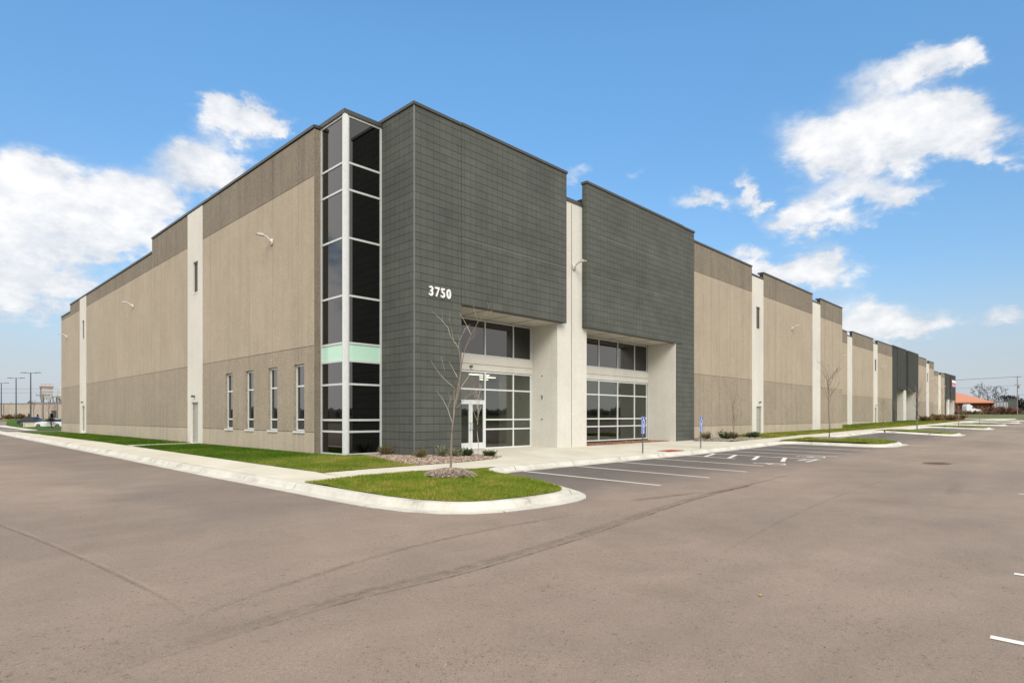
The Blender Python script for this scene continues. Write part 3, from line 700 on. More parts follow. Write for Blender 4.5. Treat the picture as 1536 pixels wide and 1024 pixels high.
# charcoal block entrance mass
BY = .0
mb = MB(); mb.box(.0, 2.3, .0, 4.2, -.6, 12.92, M['block']); mb.build('block_pier', B)
mb = MB(); mb.box(-.012, .035, -.012, .035, -.6, 12.92, M['steel']); mb.build('corner_trim', B)
mb = MB(); mb.box(2.3, 8.84, -.03, .265, 5.88, 12.92, M['block']); mb.build('block_fascia', B)
mb = MB(); mb.box(10.42, 20.0, -.03, .265, 5.85, 12.92, M['block']); mb.build('block_fascia', B)
mb = MB(); mb.box(19.25, 21.5, 0, 4.2, -.6, 5.85, M['block']); mb.box(20.0, 21.5, 0, 4.2, 5.85, 12.92, M['block']); mb.build('block_pier', B)
mb = MB()
for x0, x1, y0, y1 in ((-.05, 2.3, -.05, 4.2), (2.3, 8.89, -.075, .30), (10.37, 20.0, -.075, .30), (20.0, 21.55, -.05, 4.2)): mb.box(x0, x1, y0, y1, 12.92+(.004 if x0 < 0 or x0 > 19 else .008), 13.03+(0 if x0 < 0 or x0 > 19 else .01), M['coping'])
mb.build('roof_coping', B)
# pale horizontal lime lines on the block fascias are real mortar ledges
M['lime'] = plain('lime stained mortar', K(158,160,150,.6), .9)
for x0, x1, z in ((2.3, 8.84, 8.48), (10.7, 18.6, 8.48), (11.5, 18.6, 10.53)): mb = MB(); mb.box(x0, x1, -.036, -.025, z, z+.018, M['lime']); mb.build('mortar_ledge', B)
# white portal: central pillar, jambs, lintel bands, soffits
mb = MB(); mb.box(8.52, 10.8, .27, 4.2, -.6, 11.84, M['white_conc']); mb.build('portal_pillar', B)
mb = MB(); mb.box(9.58, 9.60, .262, .272, -.2, 11.7, M['core']); mb.build('pillar_joint', B)
mb = MB(); mb.box(8.84, 10.42, .22, .7, 11.84, 12.0, M['coping']); mb.build('roof_coping', B)
mb = MB(); mb.box(19.19, 19.25, .02, 1.9, -.3, 5.85, M['white_conc']); mb.build('portal_jamb', B)
for x0, x1, ybk in ((2.3, 8.52, 0), (10.8, 19.19, 0)):
    mb = MB(); mb.box(x0, x1, .265, 2.2, 5.86, 6.1, M['soffit'])
    for i in range(1, 4): 
        xx = x0+(x1-x0)*i/4; mb.box(xx-.006, xx+.006, .28, 1.88, 5.85, 5.862, M['core'])
    s = mb.build('soffit', B)
    for i in range(4): mb = MB(); mb.lathe(x0+(x1-x0)*(i+.5)/4, 1.05, [(.09, 5.862), (.09, 5.845), (.07, 5.842), (.06, 5.858), (0, 5.858)], M['lamp_white'], 14); mb.build('downlight', s)
    mb = MB(); mb.box(x0, x1, 1.88, 2.1, 3.53, 4.18, M['white_conc']); mb.box(x0, x1, 1.875, 1.885, 3.80, 3.815, M['core']); mb.build('lintel', B)
    mb = MB(); mb.box(x0, x1, .27, 2.2, 6.1, 12.4, M['core']); mb.build('upper_infill', B)
glazing('upper_window', 'y', 1.92, [2.31, 3.6, 5.4, 7.25, 8.51], [4.19, 5.83], bar=.065)
glazing('upper_window', 'y', 1.92, [10.81, 12.4, 14.13, 15.98, 17.76, 19.18], [4.19, 5.83], bar=.065)
f = glazing('storefront', 'y', 1.92, [2.31, 3.6, 5.4, 7.25, 8.51], [0.0, .89, 1.33, 2.17, 2.69, 3.51], bar=.065, mat='clear', fmat='white_frame',
   skip=((1,1),(1,2),(1,0),(1,0,'p'),(1,1,'p'),(1,2,'p'),(2,3),(3,3),(0,3)))
glazing('storefront', 'y', 1.92, [10.81, 12.4, 14.13, 15.98, 17.76, 19.18], [.10, .92, 1.35, 2.69, 3.51], bar=.065, mat='clear', fmat='white_frame')
for s, (a, b) in enumerate(((3.64, 4.49), (4.51, 5.36))):
    mb = MB()
    for r in ((a, a+.10, .02, 2.13), (b-.10, b, .02, 2.13), (a+.1, b-.1, 2.02, 2.13), (a+.1, b-.1, .02, .30)): rbox(mb, 'y', 1.90, 1.98, *r, M['white_frame'])
    d = mb.build('door_leaf', f)
    mb = MB(); mb.box(a+.09, b-.09, 1.93, 1.95, .29, 2.03, M['clear']); mb.build('pane', d)
    hx = b-.06 if s == 0 else a+.06
    mb = MB(); mb.tube([(hx, 1.90, .85), (hx, 1.82, .87), (hx, 1.80, .95), (hx, 1.80, 1.1), (hx, 1.82, 1.18), (hx, 1.90, 1.2)], .014, M['steel'], 8); mb.build('handle', d)
mb = MB(); mb.tube([(4.45, 1.88, 3.68), (4.45, 1.80, 3.68)], .05, M['steel'], 10); mb.box(4.40, 4.50, 1.74, 1.80, 3.63, 3.73, M['dark']); mb.build('security_camera', B)
mb = MB()
for z, h in ((4.0, .05), (2.9, .16), (1.9, .06)): mb = MB(); mb.box(8.505, 8.522, 1.20, 1.26, z-.6, z-.6+h*1.2, M['dark']); mb.build('wall_fitting', B)
# lobby seen through the glass
M['lobby_wall'] = plain('warm brown lobby wall', K(186,142,96,.6), .7); M['lobby_grey'] = plain('grey lobby wall', K(120,122,110,.5), .8); M['lobby_floor'] = plain('dark lobby floor', K(70,68,62,.5), .35)
em = NT('lit ceiling strip'); em.b.inputs['Emission Color'].default_value = (1, .9, .75, 1); em.b.inputs['Emission Strength'].default_value = 3.2; M['strip'] = em.m
mb = MB(); mb.box(2.3, 19.2, 2.2, 10.5, -.3, .0, M['lobby_floor']); mb.box(2.3, 19.2, 10.4, 10.6, 0, 5, M['lobby_grey']); mb.box(2.31, 2.5, 2.2, 10.5, 0, 5, M['lobby_grey']); mb.box(19.0, 19.18, 2.2, 10.5, 0, 5, M['lobby_grey'])
mb.box(2.3, 19.2, 2.12, 10.5, 3.53, 3.75, M['lobby_grey']); mb.box(10.6, 10.75, 4.2, 10.4, 0, 3.53, M['lobby_grey']); mb.box(2.52, 6.6, 3.6, 3.7, 2.0, 3.53, M['lobby_wall']); mb.box(2.52, 6.6, 3.6, 3.7, 0, 2.0, M['lobby_grey']); lob = mb.build('lobby_room', B)
for x, y in ((5.4, 2.9), (6.9, 4.0), (7.7, 5.4), (12.5, 5), (15.8, 5)): mb = MB(); mb.box(x, x+1.2, y, y+.14, 3.42, 3.46, M['strip']); mb.build('ceiling_light', lob)
# roof and hidden sides
mb = MB(); mb.box(XL+.3, 54.5, 10.7, 54.6, -.5, 10.9, M['tan']); mb.box(-.1, 21.4, 4.2, 10.7, 10.4, 11.2, M['roof']); mb.box(XL+.3, 54.5, 10.7, 54.6, 10.9, 11.1, M['roof'])
mb.box(21.5, 54.5, .9, 10.7, -.5, 11.1, M['tan']); mb.box(XL+.3, 2.3, 4.2, 10.7, -.5, 10.4, M['core']); mb.box(54.5, 96.0, 5.08, 8.0, -.5, 11.1, M['tan']); mb.box(115.4, 130, 5.08, 8.0, -.5, 11.1, M['tan']); mb.box(54.5, 130, 8.0, 54.6, -.5, 11.1, M['tan']); mb.box(130, 164.1, 8.28, 11.5, -.5, 11.1, M['tan']); mb.box(130, 179.8, 11.5, 54.6, -.5, 11.1, M['tan']); mb.build('roof_deck', B)
# right hand facade
vr = lambda a, b: [a+1.21*i for i in range(1, int((b-a)/1.21)+1)]
def bay(plane, a0, a1, top, base=-.6, low=True):
    wall('wall_panel', 'y', plane, a0, a1, bands(top-.15), vr(a0, a1), gv=.010); coping('y', plane, a0-.02, a1, top, .45)
bay(.6, 21.5, 31.82, 12.86); bay(.6, 34.0, 45.41, 12.76); bay(.6, 47.6, 54.5, 12.66)
mb = MB(); mb.box(54.2, 54.495, .9, 5.2, -.5, 12.5, M['tan']); mb.build('wall_return', B)
pilaster('y', .62, 31.82, 34.0, 12.12, (32.62, 33.38, 8.2, 9.9), (32.65, 33.65, .13, 2.26)); coping('y', .62, 31.82, 34.0, 12.28, .4, .05)
pilaster('y', .62, 45.41, 47.6, 12.02); coping('y', .62, 45.41, 47.6, 12.18, .4, .05)
Y2 = 4.8
bay(Y2, 54.5, 72.04, 12.45); bay(Y2, 74.2, 84.73, 12.7); bay(Y2, 87.1, 96.0, 12.65)
pilaster('y', Y2+.02, 72.04, 74.2, 11.85); coping('y', Y2+.02, 72.04, 74.2, 12.0, .4)
pilaster('y', Y2+.02, 84.73, 87.1, 12.0, (85.6, 86.5, 8.1, 9.8), (85.5, 86.6, .62, 2.8)); coping('y', Y2+.02, 84.73, 87.1, 12.15, .4)
def entrance(y, x0, x1, x2, x3, x4, x5, top, zb, mid=.35):
    mb = MB(); mb.box(x0, x1, y, y+3, -.3, top, M['block_dark']); mb.build('block_pier', B)
    mb = MB(); mb.box(x1, x2+.3, y-.06, y+.3, zb, top, M['block_dark']); mb.build('block_fascia', B)
    mb = MB(); mb.box(x3-.3, x5, y-.06, y+.3, zb, top, M['block_dark']); mb.box(x4, x5, y, y+3, -.3, zb, M['block_dark']); mb.build('block_fascia', B)
    mb = MB(); mb.box(x2, x3, y+.3, y+3, -.3, top-1.2, M['white_conc']); mb.build('portal_pillar', B)
    mb = MB(); mb.box(x4-.08, x4, y+.02, y+3, -.3, zb, M['white_conc']); mb.build('portal_jamb', B)
    mb = MB()
    for a, b in ((x1, x2), (x3, x4)): mb.box(a, b, y+.3, y+3, zb+.01, zb+.3, M['soffit'])
    mb.build('soffit', B); mb = MB()
    for a, b in ((x1, x2), (x3, x4)): mb.box(a, b, y+.31, y+3, zb+.3, top-1, M['core'])
    mb.build('upper_infill', B)
    for a, b in ((x1, x2), (x3, x4-.08)): glazing('storefront', 'y', y+2.1, [a, (a+b)/2, b], [.9, 1.8, 3.5, 4.2, zb], bar=.08)
    mb = MB(); mb.box(x0-.05, x2+.35, y-.12, y+.5, top, top+.15, M['coping']); mb.box(x3-.35, x5+.05, y-.12, y+.5, top, top+.15, M['coping']); mb.build('roof_coping', B)
entrance(Y2, 96.07, 99.2, 105.2, 107.4, 113.6, 115.3, 12.6, 5.95)
bay(Y2, 115.3, 122.8, 12.4); bay(Y2, 125.4, 130.3, 12.25)
pilaster('y', Y2+.02, 122.8, 125.4, 11.6, (123.6, 124.6, 8.1, 9.8)); coping('y', Y2+.02, 122.8, 125.4, 11.75, .4)
mb = MB(); mb.box(130, 130.29, Y2+.3, 8.3, -.2, 12.1, M['tan']); mb.build('wall_return', B)
Y3 = 8
bay(Y3, 130.3, 156, 11.9); bay(Y3, 159, 164.2, 11.95); pilaster('y', Y3+.02, 156, 159, 11.3, None, (157, 158.1, 1, 3.2)); coping('y', Y3+.02, 156, 159, 11.4, .4)
entrance(Y3, 164.2, 166.2, 170.4, 173.0, 178.6, 179.9, 11.95, 5.85)
# small red and white tenant board high on the far entrance (lettering too far to read)
M['sign_red'] = plain('sign red', K(206,60,84,.7), .5)
mb = MB(); mb.box(174.0, 179.3, Y3-.12, Y3-.06, 9.0, 10.9, M['sign_red']); s = mb.build('tenant_sign', B); s['label'] = 'red board with white strip above'
mb = MB(); mb.box(174.0, 179.3, Y3-.14, Y3-.08, 10.15, 10.8, M['letter'])
for x in (174.4, 175.2, 176.0, 176.8, 177.6, 178.4): mb.box(x, x+.5, Y3-.14, Y3-.08, 9.3, 9.8, M['blue_pale'])
mb.build('sign_face', s)
# house number: four raised characters
num = None
for i, ch in enumerate('3750'):
    me = text_mesh(ch, .50, M['letter'], .03, .012, 'numeral', .86)
    for v in me.vertices:
        x, z, y = v.co.x, v.co.y, v.co.z; v.co = (.77 + i*.283 + x, -.03 - y, 6.16 + z)
    if i == 0:
        num = bpy.data.objects.new('house_number', me); C.objects.link(num); num.parent = B; num['label'] = 'white raised characters reading 3750'
    else:
        o = bpy.data.objects.new('numeral', me); C.objects.link(o); o.parent = num
# wall lamps
def wall_lamp(ax, plane, a, z):
    mb = MB()
    def P(o, aa, zz): return (plane-o, aa, zz) if ax == 'x' else (aa, plane-o, zz)
    rbox(mb, ax, plane-.06, plane+.0, a-.09, a+.09, z-.16, z+.10, M['lamp_white'])
    mb.tube([P(.04, a, z-.05), P(.08, a, z+.02), P(.18, a, z+.10), P(.30, a, z+.16), P(.42, a, z+.18)], [.06, .055, .05, .045, .04], M['lamp_white'], 8)
    l = mb.build('wall_lamp', B, True)
    mb = MB(); 
    for o0, o1, hw, hz in ((.36, .72, .11, .06),): 
        pr = [(o0, .0), (o0+.08, hz), (o1-.1, hz*.9), (o1, .01), (o1-.03, -.03), (o0+.03, -.03)]
        n = len(pr); V = [P(o, a-hw*(.6 if k in (0,) else 1), z+.18+h) for k, (o, h) in enumerate(pr)] + [P(o, a+hw*(.6 if k in (0,) else 1), z+.18+h) for k, (o, h) in enumerate(pr)]
        mb.mesh(V, [tuple(range(n)), tuple(range(2*n-1, n-1, -1))]+[(i, i+n, (i+1) % n+n, (i+1) % n) for i in range(n)], M['lamp_white'])
    mb.build('lamp_head', l)
for y in (7.65, 29.4, 51.9): wall_lamp('x', XL, y, 9.05)
wall_lamp('y', .25, 9.74, 8.75)
for x in (40.1,): wall_lamp('y', .6, x, 9.0)
for x in (69, 89.3): wall_lamp('y', Y2, x, 8.9)
wall_lamp('y', Y2, 126.5, 8.7); wall_lamp('y', Y3, 161, 8.6)

# ------------------------------------------------------------------ parking signs
def parking_sign(x, y, label):
    z0 = zsite(x, y); t = thing('parking_sign', (x, y, z0), label, 'parking sign', 'blue accessible parking signs')
    mb = MB(); mb.box(x-.028, x+.028, y, y+.035, z0-.2, z0+1.62, M['steel']); mb.build('post', t)
    for k, (a, b) in enumerate(((1.29, 1.60), (1.06, 1.27), (.86, 1.045))):
        mb = MB(); mb.box(x-.15, x+.15, y-.012, y-.004, z0+a, z0+b, M['blue_pale']); p = mb.build('sign_plate', t, bevel=.002)
        mb = MB(); mb.box(x-.138, x+.138, y-.015, y-.011, z0+a+.012, z0+b-.012, M['blue']); mb.build('plate_face', p)
        mb = MB()
        if k == 0: isa(mb, x, 0, .27, M['letter'], lambda px, py, a=a: (px, y-.018, z0+a+.145+py), .13)
        elif k == 1:
            for q, w in ((.155, .10), (.115, .11), (.075, .09), (.035, .06)): mb.box(x-w, x+w, y-.019, y-.0145, z0+a+q, z0+a+q+.018, M['letter'])
        else:
            P = [(.06*math.cos(i*.4488), .06*math.sin(i*.4488)) for i in range(15)]
            for (c0, d0), (c1, d1) in zip(P, P[1:]): mb.face([(x+c0, y-.018, z0+a+.093+d0), (x+c1, y-.018, z0+a+.093+d1), (x+c1*1.3, y-.018, z0+a+.093+d1*1.3), (x+c0*1.3, y-.018, z0+a+.093+d0*1.3)], M['letter'])
            mb.box(x-.012, x+.012, y-.019, y-.0145, z0+a+.05, z0+a+.13, M['letter'])
        mb.build('symbol', p)
parking_sign(9.55, -3.75, 'blue accessible parking sign on steel post in front of the second glazed bay')
parking_sign(14.95, -3.75, 'blue accessible parking sign on steel post beside the red pad, nearer the tan wall')

# ------------------------------------------------------------------ plants
RMIN = .003
def branch(mb, p, d, L, r, depth, m, spread=.6, up=.15, n=5):
    pts = [p]; rad = [r]; k = 4
    for i in range(k):
        d = (d + Vector((U(-1, 1), U(-1, 1), U(-.6, 1)))*.13 + Vector((0, 0, up*.3))).normalized(); p = p + d*L/k; pts.append(p); rad.append(r*(1-.6*(i+1)/k))
    mb.tube(pts, rad, m, n, False)
    if depth <= 0: return
    for i in range(random.choice((2, 3, 3))):
        t = random.choice((1, 2, 3, 3, 4)); q = pts[t]
        a = d.cross(Vector((U(-1, 1), U(-1, 1), U(-1, 1)))).normalized(); nd = (d + a*spread*U(.7, 1.3)).normalized()
        branch(mb, q, nd, L*U(.5, .75), max(rad[t]*.6, RMIN), depth-1, m, spread, up, 4)
def traced_tree(loc, lines, label):
    t = thing('young_tree', loc, label, 'tree', 'young bare trees')
    rt = Vector((math.sin(math.radians(44.14)), -math.cos(math.radians(44.14)), 0)); fw = Vector((rt.y*-1, rt.x, 0))
    mt = MB(); mbr = MB(); O = Vector(loc)
    for k, (pts, r0, r1, dep) in enumerate(lines):
        P = []
        for i, (a, z) in enumerate(pts):
            s = i/max(1, len(pts)-1); P.append(O + rt*a + fw*(dep[0] + (dep[1]-dep[0])*s) + Vector((0, 0, z)))
        Q = []
        for i in range(len(P)-1):
            for j in range(3): Q.append(P[i].lerp(P[i+1], j/3) + Vector((U(-1, 1), U(-1, 1), 0))*.006*(1 if k else .3))
        Q.append(P[-1]); rr = [1.1*(r0+(r1-r0)*i/(len(Q)-1)) if k else r0+(r1-r0)*i/(len(Q)-1) for i in range(len(Q))]
        (mt if k == 0 else mbr).tube(Q, rr, M['bark'] if k < 3 else M['bark_pale'], 8 if k == 0 else 5)
        if k > 1:
            for j in range(3, len(Q)-1, 2):
                if R() < .45:
                    d = (Q[j+1]-Q[j]).normalized(); a = d.cross(Vector((U(-1,1), U(-1,1), U(-1,1)))).normalized()
                    branch(mbr, Q[j], (d+a*.8).normalized(), U(.18, .5), rr[j]*.5, 1 if R() < .5 else 0, M['bark_pale'], .6, .1, 4)
    tr = mt.build('trunk', t, True); mbr.build('branches', t, True); return t
# branch runs read off the photo, metres from the foot (right, up)
def px(L): return [((x-213)/3.79*.01775, (930-y)/3.79*.01775) for x, y in L]
LN = [(px([(213,945),(215,860),(217,790),(221,700),(233,610),(246,520),(258,440)]), .030, .015, (0, 0)),
      (px([(258,440),(266,390),(268,330),(258,255),(240,215),(205,170)]), .016, .006, (0, .25)),
      (px([(235,600),(262,480),(276,340),(298,255),(333,178),(370,115),(424,52),(447,5)]), .015, .003, (0, -.5)),
      (px([(333,178),(300,110),(268,50)]), .007, .002, (-.3, -.1)), (px([(370,113),(350,28)]), .006, .002, (-.35, -.6)),
      (px([(205,170),(190,118),(140,60),(95,18)]), .006, .002, (.25, .5)), (px([(255,240),(262,200),(290,150),(298,130)]), .007, .002, (.1, -.2)),
      (px([(262,245),(225,200),(205,120)]), .006, .002, (.1, .6)), (px([(252,412),(225,365),(195,312)]), .007, .002, (0, .4)), (px([(235,470),(180,420),(140,370),(112,322)]), .008, .002, (0, -.4)),
      (px([(226,680),(195,590),(155,520),(120,482)]), .008, .002, (0, .45)), (px([(230,650),(234,560),(238,480)]), .009, .003, (0, -.2)), (px([(262,480),(310,400),(350,330)]), .007, .002, (0, .6)),
      (px([(240,590),(280,550),(330,500),(355,455)]), .006, .002, (0, -.5)), (px([(190,400),(168,300)]), .004, .002, (-.2, -.4)), (px([(290,150),(322,105)]), .004, .0015, (-.2, .1))]
tree1 = traced_tree((TX, TY, zmound(TX, TY)-.03), LN, 'bare sapling with pale forked branches in the mulch mound of the nearest grass island')
def bare_tree(name, x, y, z, h, r, label, group, depth=3, m='bark', crown=.55, spread=.65, cat='tree'):
    t = thing(name, (x, y, z), label, cat, group); mb = MB(); p = Vector((x, y, z-.05)); pts = [p]
    for i in range(1, 6): pts.append(Vector((x+U(-1, 1)*h*.012, y+U(-1, 1)*h*.012, z+h*.85*i/5)))
    rr = [r*(1-.15*i) for i in range(6)]; mb.tube(pts, rr, M[m], 6); mb.build('trunk', t, True); mb = MB()
    nb = 9 if depth > 1 else 6
    for i in range(nb):
        s = (1-crown) + crown*(i/nb); q = pts[0].lerp(pts[-1], min(1, s/.85*.98)); a = i*2.4+U(-.3, .3)
        k = min(5, int(s*5)); d = Vector((math.cos(a)*spread, math.sin(a)*spread, .9)).normalized()
        branch(mb, Vector((pts[k].x, pts[k].y, q.z)), d, h*U(.25, .36)*(1.15-s*.5), r*.45, depth-1, M[m], .6, .25, 4)
    mb.build('branches', t, True); return t
bare_tree('young_tree', 27.9, -5.9, zisl2(27.9, -5.9)+.05, 4.3, .045, 'bare sapling in the mulch ring of the second grass island, left of the recessed wall', 'young bare trees', 4, crown=.5)
bare_tree('young_tree', 53.8, -6, zisl2(53.8, -6)-.1, 3.9, .05, 'bare sapling on the island in front of the far charcoal entrance', 'young bare trees', 3)
bare_tree('young_tree', 78, -6, zasph(78, -6)+.1, 2.6, .035, 'thin bare sapling on a far island, just left of the red brick building', 'young bare trees', 2)
bare_tree('young_tree', 97, -6, zasph(97, -6)+.1, 2.4, .035, 'thin bare sapling standing on a far island in front of the white truck cab', 'young bare trees', 2)
bare_tree('young_tree', 25.2, -.9, zsite(25.2, -.9), 2.9, .03, 'thin bare sapling in the grey rock bed against the tan wall', 'young bare trees', 3, crown=.8, spread=.5)
bare_tree('young_tree', 2.25, -1.0, zsite(2.25, -1.0), 2.5, .018, 'slender bare sapling in the rock bed by the glass doors', 'young bare trees', 2, 'bark_pale', crown=.5, spread=.35)
for x, y, h, l in ((78.5, 2.2, 3.2, 'small bare tree on the lawn between the first two white pilasters of the recessed wall'), (90.5, 3.2, 3.5, 'small bare tree on the lawn just left of the far charcoal entrance'), (116.8, 1.5, 6.3, 'bare tree against the tan wall right of the far charcoal entrance'), (132, 2.5, 4.0, 'small bare tree among the brown shrubs before the far tan wall')):
    bare_tree('young_tree', x, y, zsite(x, y), h, .04, l, 'young bare trees', 3)

def shrub(name, x, y, z, r, h, m, label, group, n=420, leaf=.05, upright=.5, stems=6):
    t = thing(name, (x, y, z), label, 'shrub', group); mb = MB()
    for i in range(stems):
        a = U(0, 6.28); mb.tube([(x, y, z), (x+math.cos(a)*r*.3, y+math.sin(a)*r*.3, z+h*.45), (x+math.cos(a)*r*.6, y+math.sin(a)*r*.6, z+h*.8)], [.012, .008, .003], M['bark'], 4)
    mb.build('stems', t); mb = MB()
    tips = [(U(0, 6.28), U(.3, 1), U(.35, 1)) for _ in range(max(8, n//22))]
    for i in range(n):
        a, rr, hh = random.choice(tips); s = U(.15, 1)
        c = Vector((x+math.cos(a)*r*rr*s, y+math.sin(a)*r*rr*s, z + h*hh*s*(1-.25*rr))) + Vector((U(-1,1), U(-1,1), U(-1,1)))*r*.13
        d = (Vector((math.cos(a)*rr, math.sin(a)*rr, upright+U(0, .8))) + Vector((U(-1,1), U(-1,1), U(-1,1)))*.6).normalized(); q = d.cross(Vector((U(-1,1), U(-1,1), U(-1,1)))).normalized()
        l = leaf*U(.6, 1.5); w = leaf*.22
        c.z = max(c.z, z+.01)
        mb.mesh([c-q*w, c+q*w, c+d*l+q*w*.4, c+d*l*1.2, c+d*l-q*w*.4], [(0,1,2,3,4)], M[m])
    mb.build('leaves', t); return t
G1 = 'shrubs in the entrance rock bed'
for x, y, r, h, m, l, n in ((-.35, 1.35, .36, .42, 'leaf_olive', 'brown green shrub at the foot of the glass corner tower', 700), (-.15, -.55, .34, .38, 'leaf_olive', 'olive shrub at the front corner of the charcoal block wall', 600),
      (.85, -.55, .30, .46, 'leaf_pale', 'pale grey green grass tuft under the house number', 700), (1.25, -.85, .28, .34, 'leaf_pale', 'smaller dull green tuft between the pale tuft and the dark juniper', 600), (1.75, -.95, .36, .34, 'leaf_dark', 'dark green juniper bush left of the glass doors', 1000),
      (2.55, -1.35, .38, .22, 'leaf_dark', 'low spreading juniper at the tip of the rock bed by the walk', 700)):
    shrub('shrub', x, y, zsite(x, y), r, h, M and m, l, G1, n, .06, .6)
G2 = 'shrubs in the grey rock bed'
for x, y, r, h, m, l in ((21.9, -.6, .42, .6, 'leaf_olive', 'olive shrub at the foot of the charcoal pier beside the tan wall'), (23.7, -1.0, .6, .6, 'leaf_dark', 'large dark shrub behind the blue sign nearer the tan wall'), (24.7, -1.1, .5, .5, 'leaf_rust', 'brown shrub right of the large dark shrub'),
      (27.2, -1.3, .6, .35, 'leaf_dark', 'low dark shrub at the edge of the right lawn'), (30.3, -.2, .3, .25, 'leaf_dark', 'tiny green clump on the lawn against the tan wall')):
    shrub('shrub', x, y, zsite(x, y), r, h, m, l, G2, 600, .09, .5)
FS = ['dry brown shrub in the far bed, ' + s for s in ('first of the row after the far charcoal entrance', 'second of the row after the far charcoal entrance', 'third of the row after the far charcoal entrance', 'in the middle of the row', 'just past the middle of the row', 'third from the far end of the row', 'second from the far end of the row', 'last of the row by the far walk')]
for i in range(8): x = 105+i*3.4; shrub('shrub', x, U(.6, 2.4), zsite(x, 1.5), U(1.1, 1.7), U(.7, 1.15), 'leaf_rust' if i % 3 else 'leaf_olive', FS[i], 'shrubs in the far bed', 420, .3, .6)
def conifer(x, y, z, h, r, label):
    t = thing('spruce', (x, y, z), label, 'tree'); mb = MB(); mb.tube([(x, y, z-.1), (x, y, z+h*.9)], [r*.1, r*.02], M['bark'], 6); mb.build('trunk', t); mb = MB()
    for i in range(1500):
        s = R()**.8; zz = z+.05*h+s*h*.95; rr = r*(1-s)**.85*U(.35, 1.05)*(1+.25*math.sin(i*1.7)); a = U(0, 6.28)
        c = Vector((x+math.cos(a)*rr, y+math.sin(a)*rr, zz)); d = Vector((math.cos(a), math.sin(a), U(-.3, .5))).normalized(); q = d.cross(Vector((0,0,1))).normalized(); l = h*.08
        mb.mesh([c-q*l*.35, c+q*l*.35, c+d*l, ], [(0,1,2)], M['conifer']); 
    mb.build('needles', t)
conifer(1.3, 82.0, -.11, 2.0, .85, 'small dark spruce left of the end of the long tan wall')
conifer(110.5, -10.8, .55, 1.5, 1.0, 'dark bushy evergreen at the right edge of the far lot')

# ------------------------------------------------------------------ vehicles
M['car_dark'] = plain('dark blue grey car paint', K(44,50,60,.6), .25); M['car_white'] = plain('white car paint', K(228,230,232,.8), .3); M['car_glass'] = glass_dark('car glass', (.01,.012,.014,1), 1.5)
M['lens'] = plain('lamp lens', K(220,222,220,.8), .2); M['tail'] = plain('red tail lens', K(150,20,20,.6), .3)
def car(x, y, z, rz, paint, label, suv=False):
    t = thing('parked_car', (x, y, z), label, 'car', 'cars parked behind the warehouse', rz)
    L, W = 4.6, 1.78
    def emit(name, mb, par):
        o = mb.build(name, None, False, .03 if name == 'body' else 0); o.parent = par; return o
    mb = MB()
    low = [(-2.3,.35),(-2.28,.72),(-2.15,.92),(-1.2,.98),(1.0,.98),(1.75,.88),(2.2,.72),(2.3,.5),(2.25,.3),(1.85,.24),(-1.9,.24)]
    n = len(low); V = []
    for w, ins in ((-.89, .06), (-.84, 0), (.84, 0), (.89, .06)): 
        V += [(px_*(1-.01*abs(w)), w if abs(w) < .88 else w, pz-(ins if pz > .8 else 0)) for px_, pz in low]
    F = [tuple(range(n))[::-1], tuple(range(3*n, 4*n))] + [(k*n+i, k*n+(i+1) % n, (k+1)*n+(i+1) % n, (k+1)*n+i) for k in range(3) for i in range(n)]
    mb.mesh(V, F, M[paint])
    top = [(-1.75, .95), (-1.1, 1.38), (-.6, 1.45), (.1, 1.43), (.95, .97)] if not suv else [(-2.1, .95), (-1.8, 1.55), (-.9, 1.66), (.2, 1.6), (1.05, .97)]
    mb.mesh([(a, -.60, b+.0) for a, b in top[1:4]] + [(a, .60, b) for a, b in top[1:4]] , [(0,1,4,3), (1,2,5,4)], M[paint])
    b = emit('body', mb, t); mb = MB()
    m5 = len(top); V = [(a, -.80+.18*((c-.95)/.5), c-.015) for a, c in top] + [(a, .80-.18*((c-.95)/.5), c-.015) for a, c in top]
    mb.mesh(V, [tuple(range(m5)), tuple(range(2*m5-1, m5-1, -1))] + [(i, i+m5, i+m5+1, i+1) for i in range(m5-1)], M['car_glass']); emit('windows', mb, t)
    for wx in (-1.4, 1.42):
        for wy in (-.80, .80):
            mb = MB(); N = 18; V = []
            for yy, rr in ((-.1, .30), (-.09, .32), (.09, .32), (.1, .30)): V += [(wx+rr*math.cos(6.283*i/N), wy+yy, .32+rr*math.sin(6.283*i/N)) for i in range(N)]
            F = [tuple(range(N)), tuple(range(3*N, 4*N))[::-1]]+[(k*N+i, k*N+(i+1) % N, (k+1)*N+(i+1) % N, (k+1)*N+i) for k in range(3) for i in range(N)]
            mb.mesh(V, F, M['rubber']); w = emit('wheel', mb, t); mb = MB(); s = -1 if wy < 0 else 1
            V = [(wx+.19*math.cos(6.283*i/N), wy+s*.105, .32+.19*math.sin(6.283*i/N)) for i in range(N)]; mb.mesh(V, [tuple(range(N))], M['steel']); emit('rim', mb, w)
    for wy in (-.62, .62):
        mb = MB(); mb.box(2.12, 2.27, wy-.16, wy+.16, .58, .72, M['lens']); emit('headlight', mb, t)
        mb = MB(); mb.box(-2.31, -2.2, wy-.16, wy+.16, .68, .82, M['tail']); emit('tail_light', mb, t)
    return t
A45 = math.radians(44.14)
car(2.9, 109, 0.0, math.radians(-52), 'car_dark', 'dark sedan parked behind the pale box beyond the end of the long tan wall'); car(4.1, 101, -.28, math.radians(140), 'car_white', 'white car partly hidden by the small spruce and the wall end', False)
mb = MB(); mb.box(.1, 1.4, 96.3, 97.1, -.2, .55, M['walk']); mb.box(.05, 1.45, 96.25, 97.15, .55, .62, M['walk']); mb.box(.12, .16, 96.29, 96.3, .0, .4, M['dark']); o = mb.build('utility_box', bevel=.01); tag(o, 'low pale utility box standing in front of the dark sedan', 'utility box')
